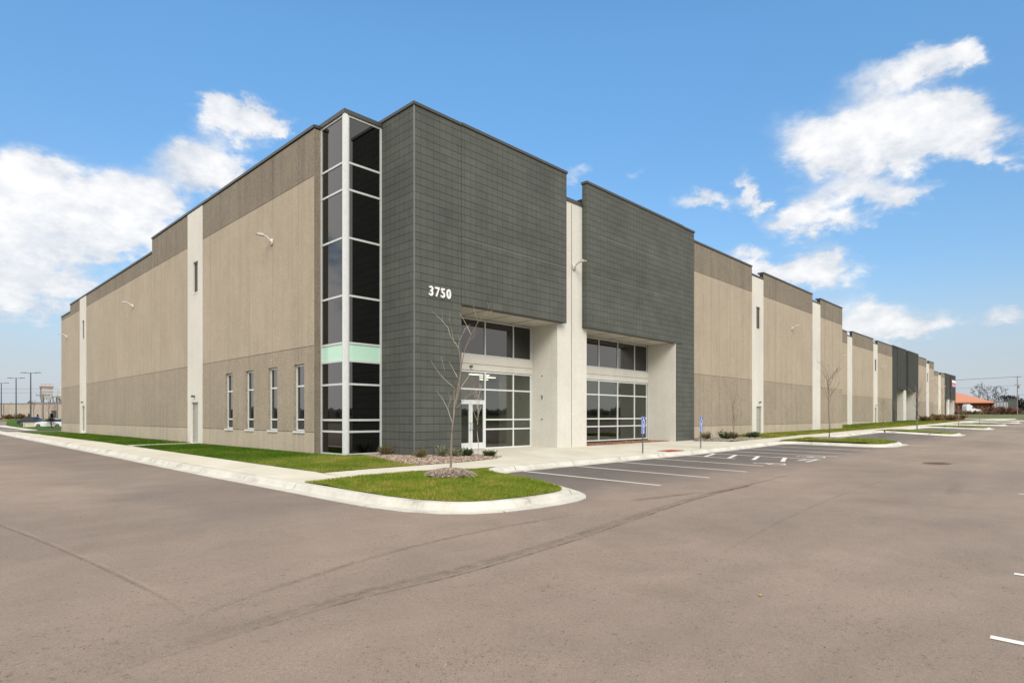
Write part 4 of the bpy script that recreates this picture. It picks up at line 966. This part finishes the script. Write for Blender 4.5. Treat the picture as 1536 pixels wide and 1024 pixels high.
def tube_wheel(mb, x, y, z, r, w=.28, N=16):
    V = []
    for yy in (-w/2, w/2): V += [(x+r*math.cos(6.283*i/N), y+yy, z+r*math.sin(6.283*i/N)) for i in range(N)]
    mb.mesh(V, [tuple(range(N)), tuple(range(2*N-1, N-1, -1))]+[(i, i+N, (i+1) % N+N, (i+1) % N) for i in range(N)], M['rubber'])
def loc_build(mb, name, t):
    o = mb.build(name); o.parent = t; return o
# semi tractor (nose to the right in the photo)
t = thing('semi_truck', (306.3, 19.0, 2.8), 'white semi truck cab parked before the red brick building', 'truck', None, math.radians(-44))
mb = MB(); mb.extr([(-3.6,.9),(-3.6,3.0),(-3.2,4.0),(-2.4,4.1),(-1.0,3.3),(-.3,2.6),(.2,2.15),(2.6,1.75),(2.9,1.4),(2.9,.6),(-1.5,.6),(-1.7,.9)], -1.2, 1.2, M['car_white']); loc_build(mb, 'cab', t)
mb = MB(); mb.extr([(-1.15,2.25),(-1.15,2.95),(-.75,3.0),(-.1,2.3)], -1.22, 1.22, M['car_glass']); loc_build(mb, 'windows', t)
mb = MB(); mb.box(-5.8, -3.6, -.5, .5, .8, 1.05, M['dark']); loc_build(mb, 'chassis', t)
for wx in (1.7, -3.2, -4.6):
    for wy in (-1.05, 1.05): mb = MB(); tube_wheel(mb, wx, wy, .52, .52); loc_build(mb, 'wheel', t)
t = thing('box_truck', (299.6, 26.4, 3.1), 'white truck box beside the far end of the warehouse, left of the semi cab', 'truck', None, math.radians(-44))
mb = MB(); mb.box(-4.5, 2.0, -1.25, 1.25, 1.0, 3.75, M['car_white']); loc_build(mb, 'cargo_box', t)
mb = MB()
for z in (1.0, 3.68): mb.box(-4.52, 2.02, -1.27, 1.27, z, z+.07, M['steel'])
mb.box(2.0, 2.04, -.02, .02, 1.1, 3.6, M['dark']); loc_build(mb, 'trim', t)
for wx in (-3.4, .9):
    for wy in (-1.05, 1.05): mb = MB(); tube_wheel(mb, wx, wy, .5, .5); loc_build(mb, 'wheel', t)

# ------------------------------------------------------------------ far surroundings
def lot_lamp(x, y, z, h, label):
    t = thing('light_pole', (x, y, z), label, 'light pole', 'tall parking lot light poles')
    mb = MB(); mb.lathe(x, y, [(.25, z-.1), (.25, z+.4), (0, z+.4)], M['core'], 10); mb.build('base', t)
    mb = MB(); mb.tube([(x, y, z+.6), (x, y, z+h)], [.13, .09], M['dark'], 8); mb.build('pole', t)
    rt = Vector((.696, -.718, 0)); p = Vector((x, y, z+h))
    mb = MB(); mb.tube([p-rt*1.2, p+rt*1.2], .05, M['dark'], 6); mb.build('cross_arm', t)
    for s in (-1, 1):
        q = p+rt*1.5*s; mb = MB(); a, b = q-rt*.42, q+rt*.42; w = Vector((.718, .696, 0))*.2
        mb.mesh([a-w, a+w, b+w, b-w, a-w+Vector((0,0,.1)), a+w+Vector((0,0,.1)), b+w+Vector((0,0,.1)), b-w+Vector((0,0,.1))], [(0,1,2,3),(7,6,5,4),(0,4,5,1),(1,5,6,2),(2,6,7,3),(3,7,4,0)], M['dark']); mb.build('lamp_head', t)
lot_lamp(5.7, 134.9, .95, 9.3, 'tall double headed light pole nearest the warehouse end'); lot_lamp(6.2, 160.2, .95, 9.4, 'middle one of the three double headed light poles'); lot_lamp(6.3, 188.8, .85, 9.5, 'farthest double headed light pole, at the left edge of the photo')
def far_wall(name, a, b, depth, z0, z1, m, label, cat, roof=None, windows=0):
    t = thing(name, (a[0], a[1], z0), label, cat); A = Vector(a); Bv = Vector(b); d = (Bv-A).normalized(); n = Vector((-d.y, d.x))*depth
    if n.dot(A-Vector((CX, CY))) < 0: n = -n
    def pr(mb, s0, s1, o0, o1, q0, q1, mm):
        P = [A+d*s0+n.normalized()*o0, A+d*s1+n.normalized()*o0, A+d*s1+n.normalized()*o1, A+d*s0+n.normalized()*o1]
        mb.mesh([(p.x, p.y, q0) for p in P]+[(p.x, p.y, q1) for p in P], [(0,3,2,1),(4,5,6,7),(0,1,5,4),(1,2,6,5),(2,3,7,6),(3,0,4,7)], mm)
    L = (Bv-A).length; mb = MB(); pr(mb, 0, L, 0, depth, z0-1, z1, M[m]); mb.build('wall', t); mb = MB(); pr(mb, -.1, L+.1, -.1, depth+.1, z1, z1+.25, M['roof']); mb.build('roof', t)
    return t, pr, L
M['far_beige'] = concrete('far beige precast', K(206,194,180,.62), .1, .35, 3)
t, pr, L = far_wall('long_building', (-45, 290), (40, 214), 30, .3, 5.7, 'far_beige', 'long low beige building beyond the left parking lot', 'building')
mb = MB()
for i in range(9): pr(mb, 4+i*12, 4.15+i*12, -.03, .05, .3, 5.6, M['core'])
mb.build('panel_joint', t); mb = MB()
for i in (2, 5, 7): pr(mb, i*12+7, i*12+9, -.05, .1, 1.2, 3.6, M['dark'])
mb.build('door', t)
# batch plant: silos, hopper and conveyor over legs
t = thing('batching_plant', (27.4, 270, .6), 'white and orange batching plant towers rising behind the beige building', 'industrial plant')
M['orange'] = plain('faded orange steel', K(206,132,104,.6), .6); M['plant_white'] = plain('dirty white steel', K(214,212,206,.65), .6)
mb = MB(); mb.box(25.5, 28.9, 268, 272, 8.2, 12.6, M['plant_white'])
for i in range(5): mb.box(25.45, 25.5, 268+i*.8, 268.05+i*.8, 8.2, 12.6, M['dark'])
for i in range(4): mb.box(25.4, 28.95, 267.95, 268, 8.8+i*1.1, 8.87+i*1.1, M['core'])
mb.build('bin_house', t)
mb = MB(); mb.box(25.3, 29.1, 267.8, 272.2, 12.6, 13.1, M['orange']); 
for x in (25.4, 26.6, 27.8, 29.0): mb.tube([(x, 267.9, 13.1), (x, 267.9, 13.9)], .04, M['orange'], 4)
mb.tube([(25.4, 267.9, 13.9), (29, 267.9, 13.9)], .04, M['orange'], 4); mb.build('roof_rail', t)
mb = MB(); mb.lathe(31.4, 266.5, [(0, 13), (1.2, 12.6), (1.3, 12.2), (1.3, 8.6), (.3, 6.6), (0, 6.6)], M['plant_white'], 14); mb.build('silo', t); mb = MB(); mb.lathe(34.4, 264.5, [(0, 12.2), (1.2, 11.9), (1.3, 11.6), (1.3, 8.2), (.3, 6.2), (0, 6.2)], M['plant_white'], 14); mb.build('silo', t)
mb = MB()
for x in (25.8, 28.6, 30.4, 32.4, 33.4, 35.4):
    for y in (265.5, 271): mb.tube([(x, y, 0), (x, y, 9)], .12, M['dark'], 4)
for k in range(5): mb.tube([(25.8+k*2, 265.5, 2+k), (27.8+k*2, 265.5, 7)], .08, M['dark'], 4)
mb.tube([(24, 263, 1), (34, 266, 9.5)], .35, M['dark'], 6); mb.build('leg_frame', t)
mb = MB(); mb.box(22.4, 37, 258, 262, .3, 6.6, M['plant_white']); mb.box(22.3, 37.1, 257.9, 262.1, 6.6, 6.8, M['roof']); mb.build('shed', t)
def utility_pole(x, y, z, h, label, arms=True, wires=()):
    t = thing('utility_pole', (x, y, z), label, 'utility pole', 'wooden utility poles')
    mb = MB(); mb.tube([(x, y, z-.3), (x, y, z+h)], [.17, .11], M['bark'], 8); mb.build('pole', t)
    rt = Vector((.696, -.718, 0)); mb = MB()
    for k in ((.3,) if not arms else (.3, 3.2)):
        p = Vector((x, y, z+h-k)); mb.tube([p-rt*1.2, p+rt*1.2], .07, M['bark'], 4)
        for s in (-1.1, -.5, .5, 1.1): q = p+rt*s; mb.tube([q, q+Vector((0, 0, .25))], .05, M['steel'], 6)
        mb.build('cross_arm', t); mb = MB()
    if arms: mb = MB(); mb.lathe(x+.4, y-.3, [(0, z+h-4.4), (.25, z+h-4.4), (.25, z+h-3.6), (0, z+h-3.5)], M['steel'], 10); mb.build('transformer', t)
utility_pole(4.8, 114.2, .3, 5.2, 'short dark pole rising behind the white car', False); utility_pole(11.3, 143.5, .9, 5.2, 'dark pole just left of the end of the long tan wall', False); utility_pole(273.8, 2.1, 2.4, 14.0, 'tall wooden utility pole at the right edge of the photo')
mb = MB()
def wire(a, b, sag, r=.03):
    a = Vector(a); b = Vector(b); mb.tube([a.lerp(b, i/10)-Vector((0, 0, sag*4*(i/10)*(1-i/10))) for i in range(11)], r, M['dark'], 4)
for k in (-1.1, 1.1): wire((273.8+.7*k, 2.1-.7*k, 16.2), (215+.7*k, 150-.7*k, 17), 2.2)
wire((273.8, 2.1, 13), (215, 150, 13), 2); wire((273.8, 2.1, 16.2), (330, -140, 17), 2); wire((273.8, 2.1, 9.6), (300, -60, 9.8), .6, .05)
o = mb.build('power_line'); tag(o, 'thin black power lines strung from the tall right hand pole', 'power line')
mb = MB(); wire((-60, 260, 11), (40, 205, 11), 1.2, .025); wire((-60, 260, 9.8), (40, 205, 9.8), 1.2, .025); o = mb.build('power_line'); tag(o, 'faint power lines over the beige building behind the light poles', 'power line')
# red brick building with hipped orange roof
t = thing('brick_building', (350, 20, 2.2), 'low red brick building with broad hipped orange roof beyond the lot', 'building')
M['brick'] = plain('red brown brick', K(170,104,84,.66), .9); M['orange_roof'] = plain('orange metal roof', K(224,150,112,.68), .7)
rt = Vector((math.sin(A45), -math.cos(A45), 0)); fw = Vector((math.cos(A45), math.sin(A45), 0)); cam0 = Vector((CX, CY, 0))
def F(u, d, z): p = cam0 + fw*d + rt*((u-768)/898.6*d); return Vector((p.x, p.y, z))
a, b, c, d_ = F(1405, 283, 0), F(1484, 283, 0), F(1490, 318, 0), F(1411, 318, 0)
def zq(p, z): return (p.x, p.y, z)
mb = MB(); P = [a, b, c, d_]; mb.mesh([zq(p, 1.5) for p in P]+[zq(p, 8.1) for p in P], [(0,1,5,4),(1,2,6,5),(2,3,7,6),(3,0,4,7)], M['brick']); mb.build('wall', t)
E_ = [F(1398, 278, 8.4), F(1491, 278, 8.4), F(1497, 322, 8.4), F(1402, 322, 8.4)]; r1, r2 = F(1415, 300, 13.6), F(1436, 300, 13.6)
mb = MB(); mb.mesh([tuple(p) for p in E_]+[tuple(p-Vector((0,0,.5))) for p in E_]+[tuple(r1), tuple(r2)], [(0,1,9,8),(1,2,9),(2,3,8,9),(3,0,8),(0,4,5,1),(1,5,6,2),(4,7,6,5),(2,6,7,3),(3,7,4,0)], M['orange_roof']); mb.build('roof', t)
for u0, u1, z0, z1 in ((1442, 1444.5, 2.2, 5.4), (1471.5, 1474, 2.2, 5.4), (1478.5, 1481, 2.2, 5.4), (1448, 1455, 4.6, 6.2)):
    p, q = F(u0, 282.7, 0), F(u1, 282.7, 0); n_ = fw*.6; mb = MB(); mb.mesh([zq(p, z0), zq(q, z0), zq(q+n_, z0), zq(p+n_, z0), zq(p, z1), zq(q, z1), zq(q+n_, z1), zq(p+n_, z1)], [(0,1,5,4),(4,5,6,7),(1,2,6,5),(3,0,4,7)], M['dark']); mb.build('window', t)
def slab(name, u0, u1, d, z0, z1, dep, m, label, cat, parts=()):
    t = thing(name, tuple(F((u0+u1)/2, d, z0)), label, cat); p, q = F(u0, d, 0), F(u1, d, 0); n_ = (p-cam0).normalized()*dep
    mb = MB(); mb.mesh([zq(p, z0), zq(q, z0), zq(q+n_, z0), zq(p+n_, z0), zq(p, z1), zq(q, z1), zq(q+n_, z1), zq(p+n_, z1)], [(0,1,5,4),(4,5,6,7),(1,2,6,5),(2,3,7,6),(3,0,4,7)], M[m]); mb.build('wall', t)
    for nm, v0, v1, y0, y1, mm in parts:
        p, q = F(v0, d-.15, 0), F(v1, d-.15, 0); n2 = fw*.3; mb = MB(); mb.mesh([zq(p, y0), zq(q, y0), zq(q+n2, y0), zq(p+n2, y0), zq(p, y1), zq(q, y1), zq(q+n2, y1), zq(p+n2, y1)], [(0,1,5,4),(4,5,6,7),(1,2,6,5),(3,0,4,7),(0,3,2,1)], M[mm]); mb.build(nm, t)
    return t
M['pale_metal'] = plain('pale corrugated metal', K(196,198,198,.62), .6); M['grey_metal'] = plain('dark corrugated metal', K(96,102,100,.5), .7)
slab('metal_shed', 1490, 1514, 290, 1.5, 8.6, 12, 'pale_metal', 'pale metal shed right of the red brick building', 'shed', [('seam', u, u+.4, 2, 8.5, 'steel') for u in (1495, 1500, 1505, 1510)] + [('roof_edge', 1489.6, 1514.4, 8.6, 9.0, 'steel')])
slab('grey_shed', 1512, 1526, 275, 1.5, 9.4, 12, 'grey_metal', 'dark grey shed just left of the tall utility pole', 'shed', [('window', 1515, 1517, 5, 6.5, 'pane'), ('window', 1520, 1522, 5, 6.5, 'pane'), ('roof_edge', 1511.6, 1526.4, 9.4, 9.8, 'dark')])
slab('brick_shed', 1500, 1522, 250, 1.6, 4.2, 6, 'brick', 'low reddish brick shed behind the red brown shrubs', 'shed', [('door', 1506, 1508, 1.8, 3.6, 'dark'), ('roof_edge', 1499.6, 1522.4, 4.2, 4.5, 'roof')])
def clump(u, d, z, r, h, m, label, group, n=500, leaf=.6, nm='shrub'):
    p = F(u, d, z); return shrub(nm, p.x, p.y, z, r, h, m, label, group, n, leaf, .7)
for i, (u, l) in enumerate(((1484, 'red brown bare shrub in front of the brick building corner'), (1493, 'red brown bare shrub below the pale metal shed'), (1502, 'red brown bare shrub left of the low brick shed door'), (1512, 'red brown bare shrub before the dark grey shed'), (1521, 'red brown bare shrub at the foot of the tall utility pole'))):
    clump(u, 222+i*3, 2.3, 2.6, 3.0, 'leaf_red', l, 'red brown shrubs beyond the lot', 500, .7)
for i in range(7):
    clump(1438+i*7, 205+(i % 3)*3, 2.2, 2.0, 1.1, 'leaf_rust', 'dry tan weeds on the grass bank, ' + ('below the white truck box', 'between the truck box and the semi cab', 'below the semi cab', 'right of the semi cab', 'below the brick building', 'at the corner of the brick building', 'below the pale metal shed')[i], 'dry weeds on the grass bank', 350, .5)
# leafless trees behind the brick building and one dark evergreen
RMIN = .05
for u, d, h, l in ((1468, 345, 15.5, 'broad leafless tree behind the orange roof, left one'), (1482, 350, 16, 'broad leafless tree behind the orange roof, middle one'), (1498, 352, 15.5, 'broad leafless tree behind the pale metal shed')):
    p = F(u, d, 2); t_ = bare_tree('leafless_tree', p.x, p.y, 2, h, .32, l, 'leafless trees behind the brick building', 5, 'twig_far', crown=.8, spread=1.5)
RMIN = .003
p = F(1521, 300, 2); t = thing('evergreen_tree', tuple(p), 'dark evergreen tree rising behind the dark grey shed', 'tree'); mb = MB(); mb.tube([p, p+Vector((0, 0, 8))], [.3, .1], M['bark'], 6); mb.build('trunk', t); mb = MB()
for i in range(2200):
    k = U(-1, 1); c = p + rt*k*5.5 + Vector((U(-2, 2), U(-2, 2), 3+U(0, 1)*(8.5-3.5*(k+1)/2-abs(k)*1.5))); d1 = Vector((U(-1,1),U(-1,1),U(-.5,1))).normalized(); q = d1.cross(Vector((0,0,1))).normalized(); mb.mesh([c-q*.3, c+q*.3, c+d1*.9], [(0,1,2)], M['conifer'])
mb.build('crown', t)
for i, (u, l) in enumerate(((50.5, 'small bare tree in front of the beige building beside the nearest light pole'), (73, 'small bare tree against the beige building left of the dark pole'), (82, 'small bare tree against the beige building right of the spruce'))):
    d = 170; p = F(u, d, .8); bare_tree('small_tree', p.x, p.y, .9, 5.2, .08, l, 'small bare trees by the beige building', 3, 'leaf_red', crown=.75)
for i, (u, l) in enumerate(((14, 'dry brown shrub at the foot of the beige building, left one'), (34, 'dry brown shrub at the foot of the beige building, right one'))):
    clump(u, 185, .8, 2.6, 1.3, 'leaf_rust', l, 'dry shrubs at the beige building', 400, .45)
conf = F(43.5, 150, .8); conifer(conf.x, conf.y, .8, 1.5, .45, 'tiny spruce at the foot of the nearest light pole'); conf = F(56.5, 150, .8); conifer(conf.x, conf.y, .8, 1.4, .6, 'tiny spruce behind the dark sedan')
# far woods round the horizon (one mass)
mb = MB(); M['woods'] = chips('far bare woods', [(0, K(92,96,98,.55)), (.6, K(118,116,112,.55)), (1, K(138,132,124,.55))])
for k in range(4200):
    a = U(0, 6.283); D = U(430, 640); x, y = math.cos(a)*D, math.sin(a)*D
    if -.35 < a-.03 < .0: pass
    h = U(6.5, 9.5)*(1+.12*math.sin(a*9)+.12*math.sin(a*23)); r = U(2.5, 5); N = 6; z0 = .5
    V = [(x+r*math.cos(i*6.283/N), y+r*math.sin(i*6.283/N), z0) for i in range(N)] + [(x+r*.95*math.cos(i*6.283/N+.3)*U(.8, 1.1), y+r*.95*math.sin(i*6.283/N+.3)*U(.8, 1.1), z0+h*U(.55, .75)) for i in range(N)] + [(x+U(-2, 2), y+U(-2, 2), z0+h)]
    mb.mesh(V, [(i, (i+1) % N, N+(i+1) % N, N+i) for i in range(N)]+[(N+i, N+(i+1) % N, 2*N) for i in range(N)], M['woods'])
o = mb.build('distant_woods'); o['kind'] = 'stuff'

# ------------------------------------------------------------------ sky and sun
w = bpy.data.worlds.new('World'); sc.world = w; w.use_nodes = True; T = w.node_tree; Nn = T.nodes; Ll = T.links
bg = Nn['Background']; SUN_EL, SUN_AZ = math.radians(38), math.radians(232)    # azimuth measured counter-clockwise from +x
sky = Nn.new('ShaderNodeTexSky'); sky.sky_type = 'NISHITA'; sky.sun_disc = False; sky.sun_elevation = SUN_EL; sky.sun_rotation = math.radians(90) - SUN_AZ
sky.air_density = 1.3; sky.dust_density = .6; sky.ozone_density = 2.0; sky.altitude = 300
CL = [(0.788,0.362,0.134,0.056,1.0),(0.688,0.306,0.122,0.042,1),(0.844,0.395,0.067,0.045,1),(0.855,0.306,0.134,0.067,1),(0.615,0.362,0.067,0.033,0.8),(0.810,0.206,0.110,0.034,1.0),(0.448,0.495,0.061,0.029,0.9),(0.521,0.431,0.073,0.029,0.9),(0.471,0.520,0.031,0.022,0.8),(0.404,0.490,0.040,0.020,0.7),(0.487,0.412,0.056,0.020,0.8),(-0.648,0.484,0.156,0.042,1),(-0.531,0.456,0.072,0.027,0.95),(-0.726,0.479,0.100,0.029,0.9),(-0.581,0.428,0.078,0.020,0.7),(-0.703,0.584,0.095,0.029,0.85),(-0.603,0.556,0.067,0.027,0.45),(-0.770,0.593,0.045,0.016,0.7),(-0.559,0.373,0.083,0.029,0.8),(-0.486,0.319,0.065,0.022,0.8),(-0.475,0.342,0.033,0.016,0.7),(-0.637,0.362,0.029,0.022,0.4),(-0.492,0.245,0.089,0.029,0.9),(-0.425,0.250,0.056,0.018,0.7),(-0.603,0.164,0.083,0.036,0.95),(-0.670,0.150,0.067,0.024,0.5),(-0.323,0.362,0.047,0.018,0.75),(-0.400,0.373,0.019,0.027,0.8),(-0.795,0.433,0.042,0.016,0.55),(-0.831,0.167,0.050,0.020,0.7),(-0.216,0.411,0.029,0.011,0.35),(-0.086,0.404,0.040,0.020,0.4),(-0.703,0.386,0.045,0.011,0.2)]
def mth(op, a, b=0, c=None, clamp=False):
    m = Nn.new('ShaderNodeMath'); m.operation = op; m.use_clamp = clamp
    for i, v in enumerate((a, b) + ((c,) if c is not None else ())):
        if hasattr(v, 'links'): Ll.new(v, m.inputs[i])
        else: m.inputs[i].default_value = v
    return m.outputs[0]
tc = Nn.new('ShaderNodeTexCoord'); sep = Nn.new('ShaderNodeSeparateXYZ'); Ll.new(tc.outputs['Generated'], sep.inputs[0])
az = mth('ARCTAN2', sep.outputs[1], sep.outputs[0]); el = mth('ARCSINE', sep.outputs[2])
def wnoise(scale, detail, rough, zs=1.8, dist=0, off=0):
    mp = Nn.new('ShaderNodeMapping'); mp.inputs['Scale'].default_value = (1, 1, zs); mp.inputs['Location'].default_value = (off, off, off); Ll.new(tc.outputs['Generated'], mp.inputs['Vector'])
    n = Nn.new('ShaderNodeTexNoise'); n.inputs['Scale'].default_value = scale; n.inputs['Detail'].default_value = detail; n.inputs['Roughness'].default_value = rough; n.inputs['Distortion'].default_value = dist; Ll.new(mp.outputs[0], n.inputs['Vector']); return n.outputs['Fac']
SW = .705
nz1 = wnoise(9, 10, .62, 1.7, .2); nz2 = wnoise(9, 10, .62, 1.7, .2, .37); nf = wnoise(30, 8, .62, 1.7, .1, .11); nbig = wnoise(7, 6, .6, 1.6, 0, .2)
# bearing and height of the view direction, taken on a cloud bank standing to the north east
fwd = mth('ADD', mth('MULTIPLY', sep.outputs[0], .7177), mth('MULTIPLY', sep.outputs[1], .6964)); sid = mth('SUBTRACT', mth('MULTIPLY', sep.outputs[1], .7177), mth('MULTIPLY', sep.outputs[0], .6964))
fs = mth('MAXIMUM', fwd, .05); bx = mth('DIVIDE', sid, fs); bz = mth('DIVIDE', sep.outputs[2], fs)
azw = mth('ADD', bx, mth('ADD', mth('MULTIPLY', mth('SUBTRACT', nz1, .5), .20), mth('MULTIPLY', mth('SUBTRACT', nf, .5), .05))); elw = mth('ADD', bz, mth('ADD', mth('MULTIPLY', mth('SUBTRACT', nz2, .5), .13), mth('MULTIPLY', mth('SUBTRACT', nf, .5), .04)))
field_ = None
for a, e, ra, re, wt in CL:
    dx = mth('MULTIPLY', mth('SUBTRACT', azw, a), 1/ra); dy = mth('MULTIPLY', mth('SUBTRACT', elw, e), 1/re)
    q = mth('MULTIPLY_ADD', dx, dx, mth('MULTIPLY', dy, dy)); v = mth('MULTIPLY', mth('EXPONENT', mth('MULTIPLY', q, -.85)), wt)
    field_ = v if field_ is None else mth('ADD', field_, v)
field_ = mth('MULTIPLY', field_, mth('GREATER_THAN', fwd, .06))
gen = Nn.new('ShaderNodeMapRange'); gen.interpolation_type = 'SMOOTHSTEP'; Ll.new(wnoise(2.6, 7, .55, 2.2), gen.inputs[0]); gen.inputs[1].default_value = .28; gen.inputs[2].default_value = .50
beh = Nn.new('ShaderNodeMapRange'); Ll.new(fwd, beh.inputs[0]); beh.inputs[1].default_value = .60; beh.inputs[2].default_value = .42; beh.inputs[3].default_value = 0; beh.inputs[4].default_value = 1  # unseen clouds behind the camera, spread and brightened for neutral fill light
dens = mth('ADD', mth('MULTIPLY', field_, mth('MULTIPLY_ADD', nf, 1.5, mth('MULTIPLY_ADD', nz1, .8, -.15))), mth('MULTIPLY', gen.outputs[0], beh.outputs[0]))
mk = Nn.new('ShaderNodeMapRange'); mk.interpolation_type = 'SMOOTHSTEP'; Ll.new(dens, mk.inputs[0]); mk.inputs[1].default_value = .17; mk.inputs[2].default_value = .80
cr = Nn.new('ShaderNodeValToRGB'); Ll.new(mth('ADD', mth('MULTIPLY_ADD', nbig, .75, mth('MULTIPLY', mth('MINIMUM', dens, 1.2), .22)), mth('MULTIPLY', mth('SUBTRACT', wnoise(24, 8, .6, 1.7), wnoise(24, 8, .6, 1.7, 0, -.012)), .55)), cr.inputs[0])
cr.color_ramp.elements[0].position = .35; cr.color_ramp.elements[0].color = (3.3, 3.5, 3.8, 1); cr.color_ramp.elements[1].position = .72; cr.color_ramp.elements[1].color = (5.1, 5.02, 4.95, 1)
cb = Nn.new('ShaderNodeMix'); cb.data_type = 'RGBA'; Ll.new(beh.outputs[0], cb.inputs[0]); Ll.new(cr.outputs[0], cb.inputs[6]); cb.inputs[7].default_value = (6.6, 6.35, 6.1, 1)
hs = Nn.new('ShaderNodeHueSaturation'); hs.inputs['Saturation'].default_value = 1.22; hs.inputs['Value'].default_value = .99; hs.inputs['Hue'].default_value = .495; Ll.new(sky.outputs[0], hs.inputs['Color'])
lowf = Nn.new('ShaderNodeMapRange'); Ll.new(el, lowf.inputs[0]); lowf.inputs[1].default_value = .08; lowf.inputs[2].default_value = .55; lowf.inputs[3].default_value = 0; lowf.inputs[4].default_value = 1.0
lc = Nn.new('ShaderNodeMix'); lc.data_type = 'RGBA'; lc.inputs[6].default_value = (.52, .51, .60, 1); lc.inputs[7].default_value = (.97, 1, 1.03, 1); Ll.new(lowf.outputs[0], lc.inputs[0])
lm = Nn.new('ShaderNodeMix'); lm.data_type = 'RGBA'; lm.blend_type = 'MULTIPLY'; lm.inputs[0].default_value = 1; Ll.new(hs.outputs[0], lm.inputs[6]); Ll.new(lc.outputs[2], lm.inputs[7])
hz = Nn.new('ShaderNodeMapRange'); hz.interpolation_type = 'SMOOTHSTEP'; Ll.new(el, hz.inputs[0]); hz.inputs[1].default_value = .22; hz.inputs[2].default_value = -.02; hz.inputs[3].default_value = 0; hz.inputs[4].default_value = .92
mh = Nn.new('ShaderNodeMix'); mh.data_type = 'RGBA'; Ll.new(hz.outputs[0], mh.inputs[0]); Ll.new(lm.outputs[2], mh.inputs[6]); mh.inputs[7].default_value = (2.45, 2.8, 3.35, 1)
mx = Nn.new('ShaderNodeMix'); mx.data_type = 'RGBA'; Ll.new(mth('MULTIPLY', mk.outputs[0], .93), mx.inputs[0]); Ll.new(mh.outputs[2], mx.inputs[6]); Ll.new(cb.outputs[2], mx.inputs[7])
Ll.new(mx.outputs[2], bg.inputs['Color']); bg.inputs['Strength'].default_value = .12
sl = bpy.data.lights.new('sun', 'SUN'); sl.energy = 1.5; sl.angle = math.radians(30); sl.color = (1, .95, .88)
so = bpy.data.objects.new('sun', sl); sc.collection.objects.link(so)
sd = Vector((math.cos(SUN_EL)*math.cos(SUN_AZ), math.cos(SUN_EL)*math.sin(SUN_AZ), math.sin(SUN_EL))); so.rotation_euler = sd.to_track_quat('Z', 'Y').to_euler()
sc.view_settings.view_transform = 'Standard'; sc.view_settings.look = 'None'; sc.view_settings.gamma = 1; sc.view_settings.exposure = .80
sc.render.engine = 'CYCLES'
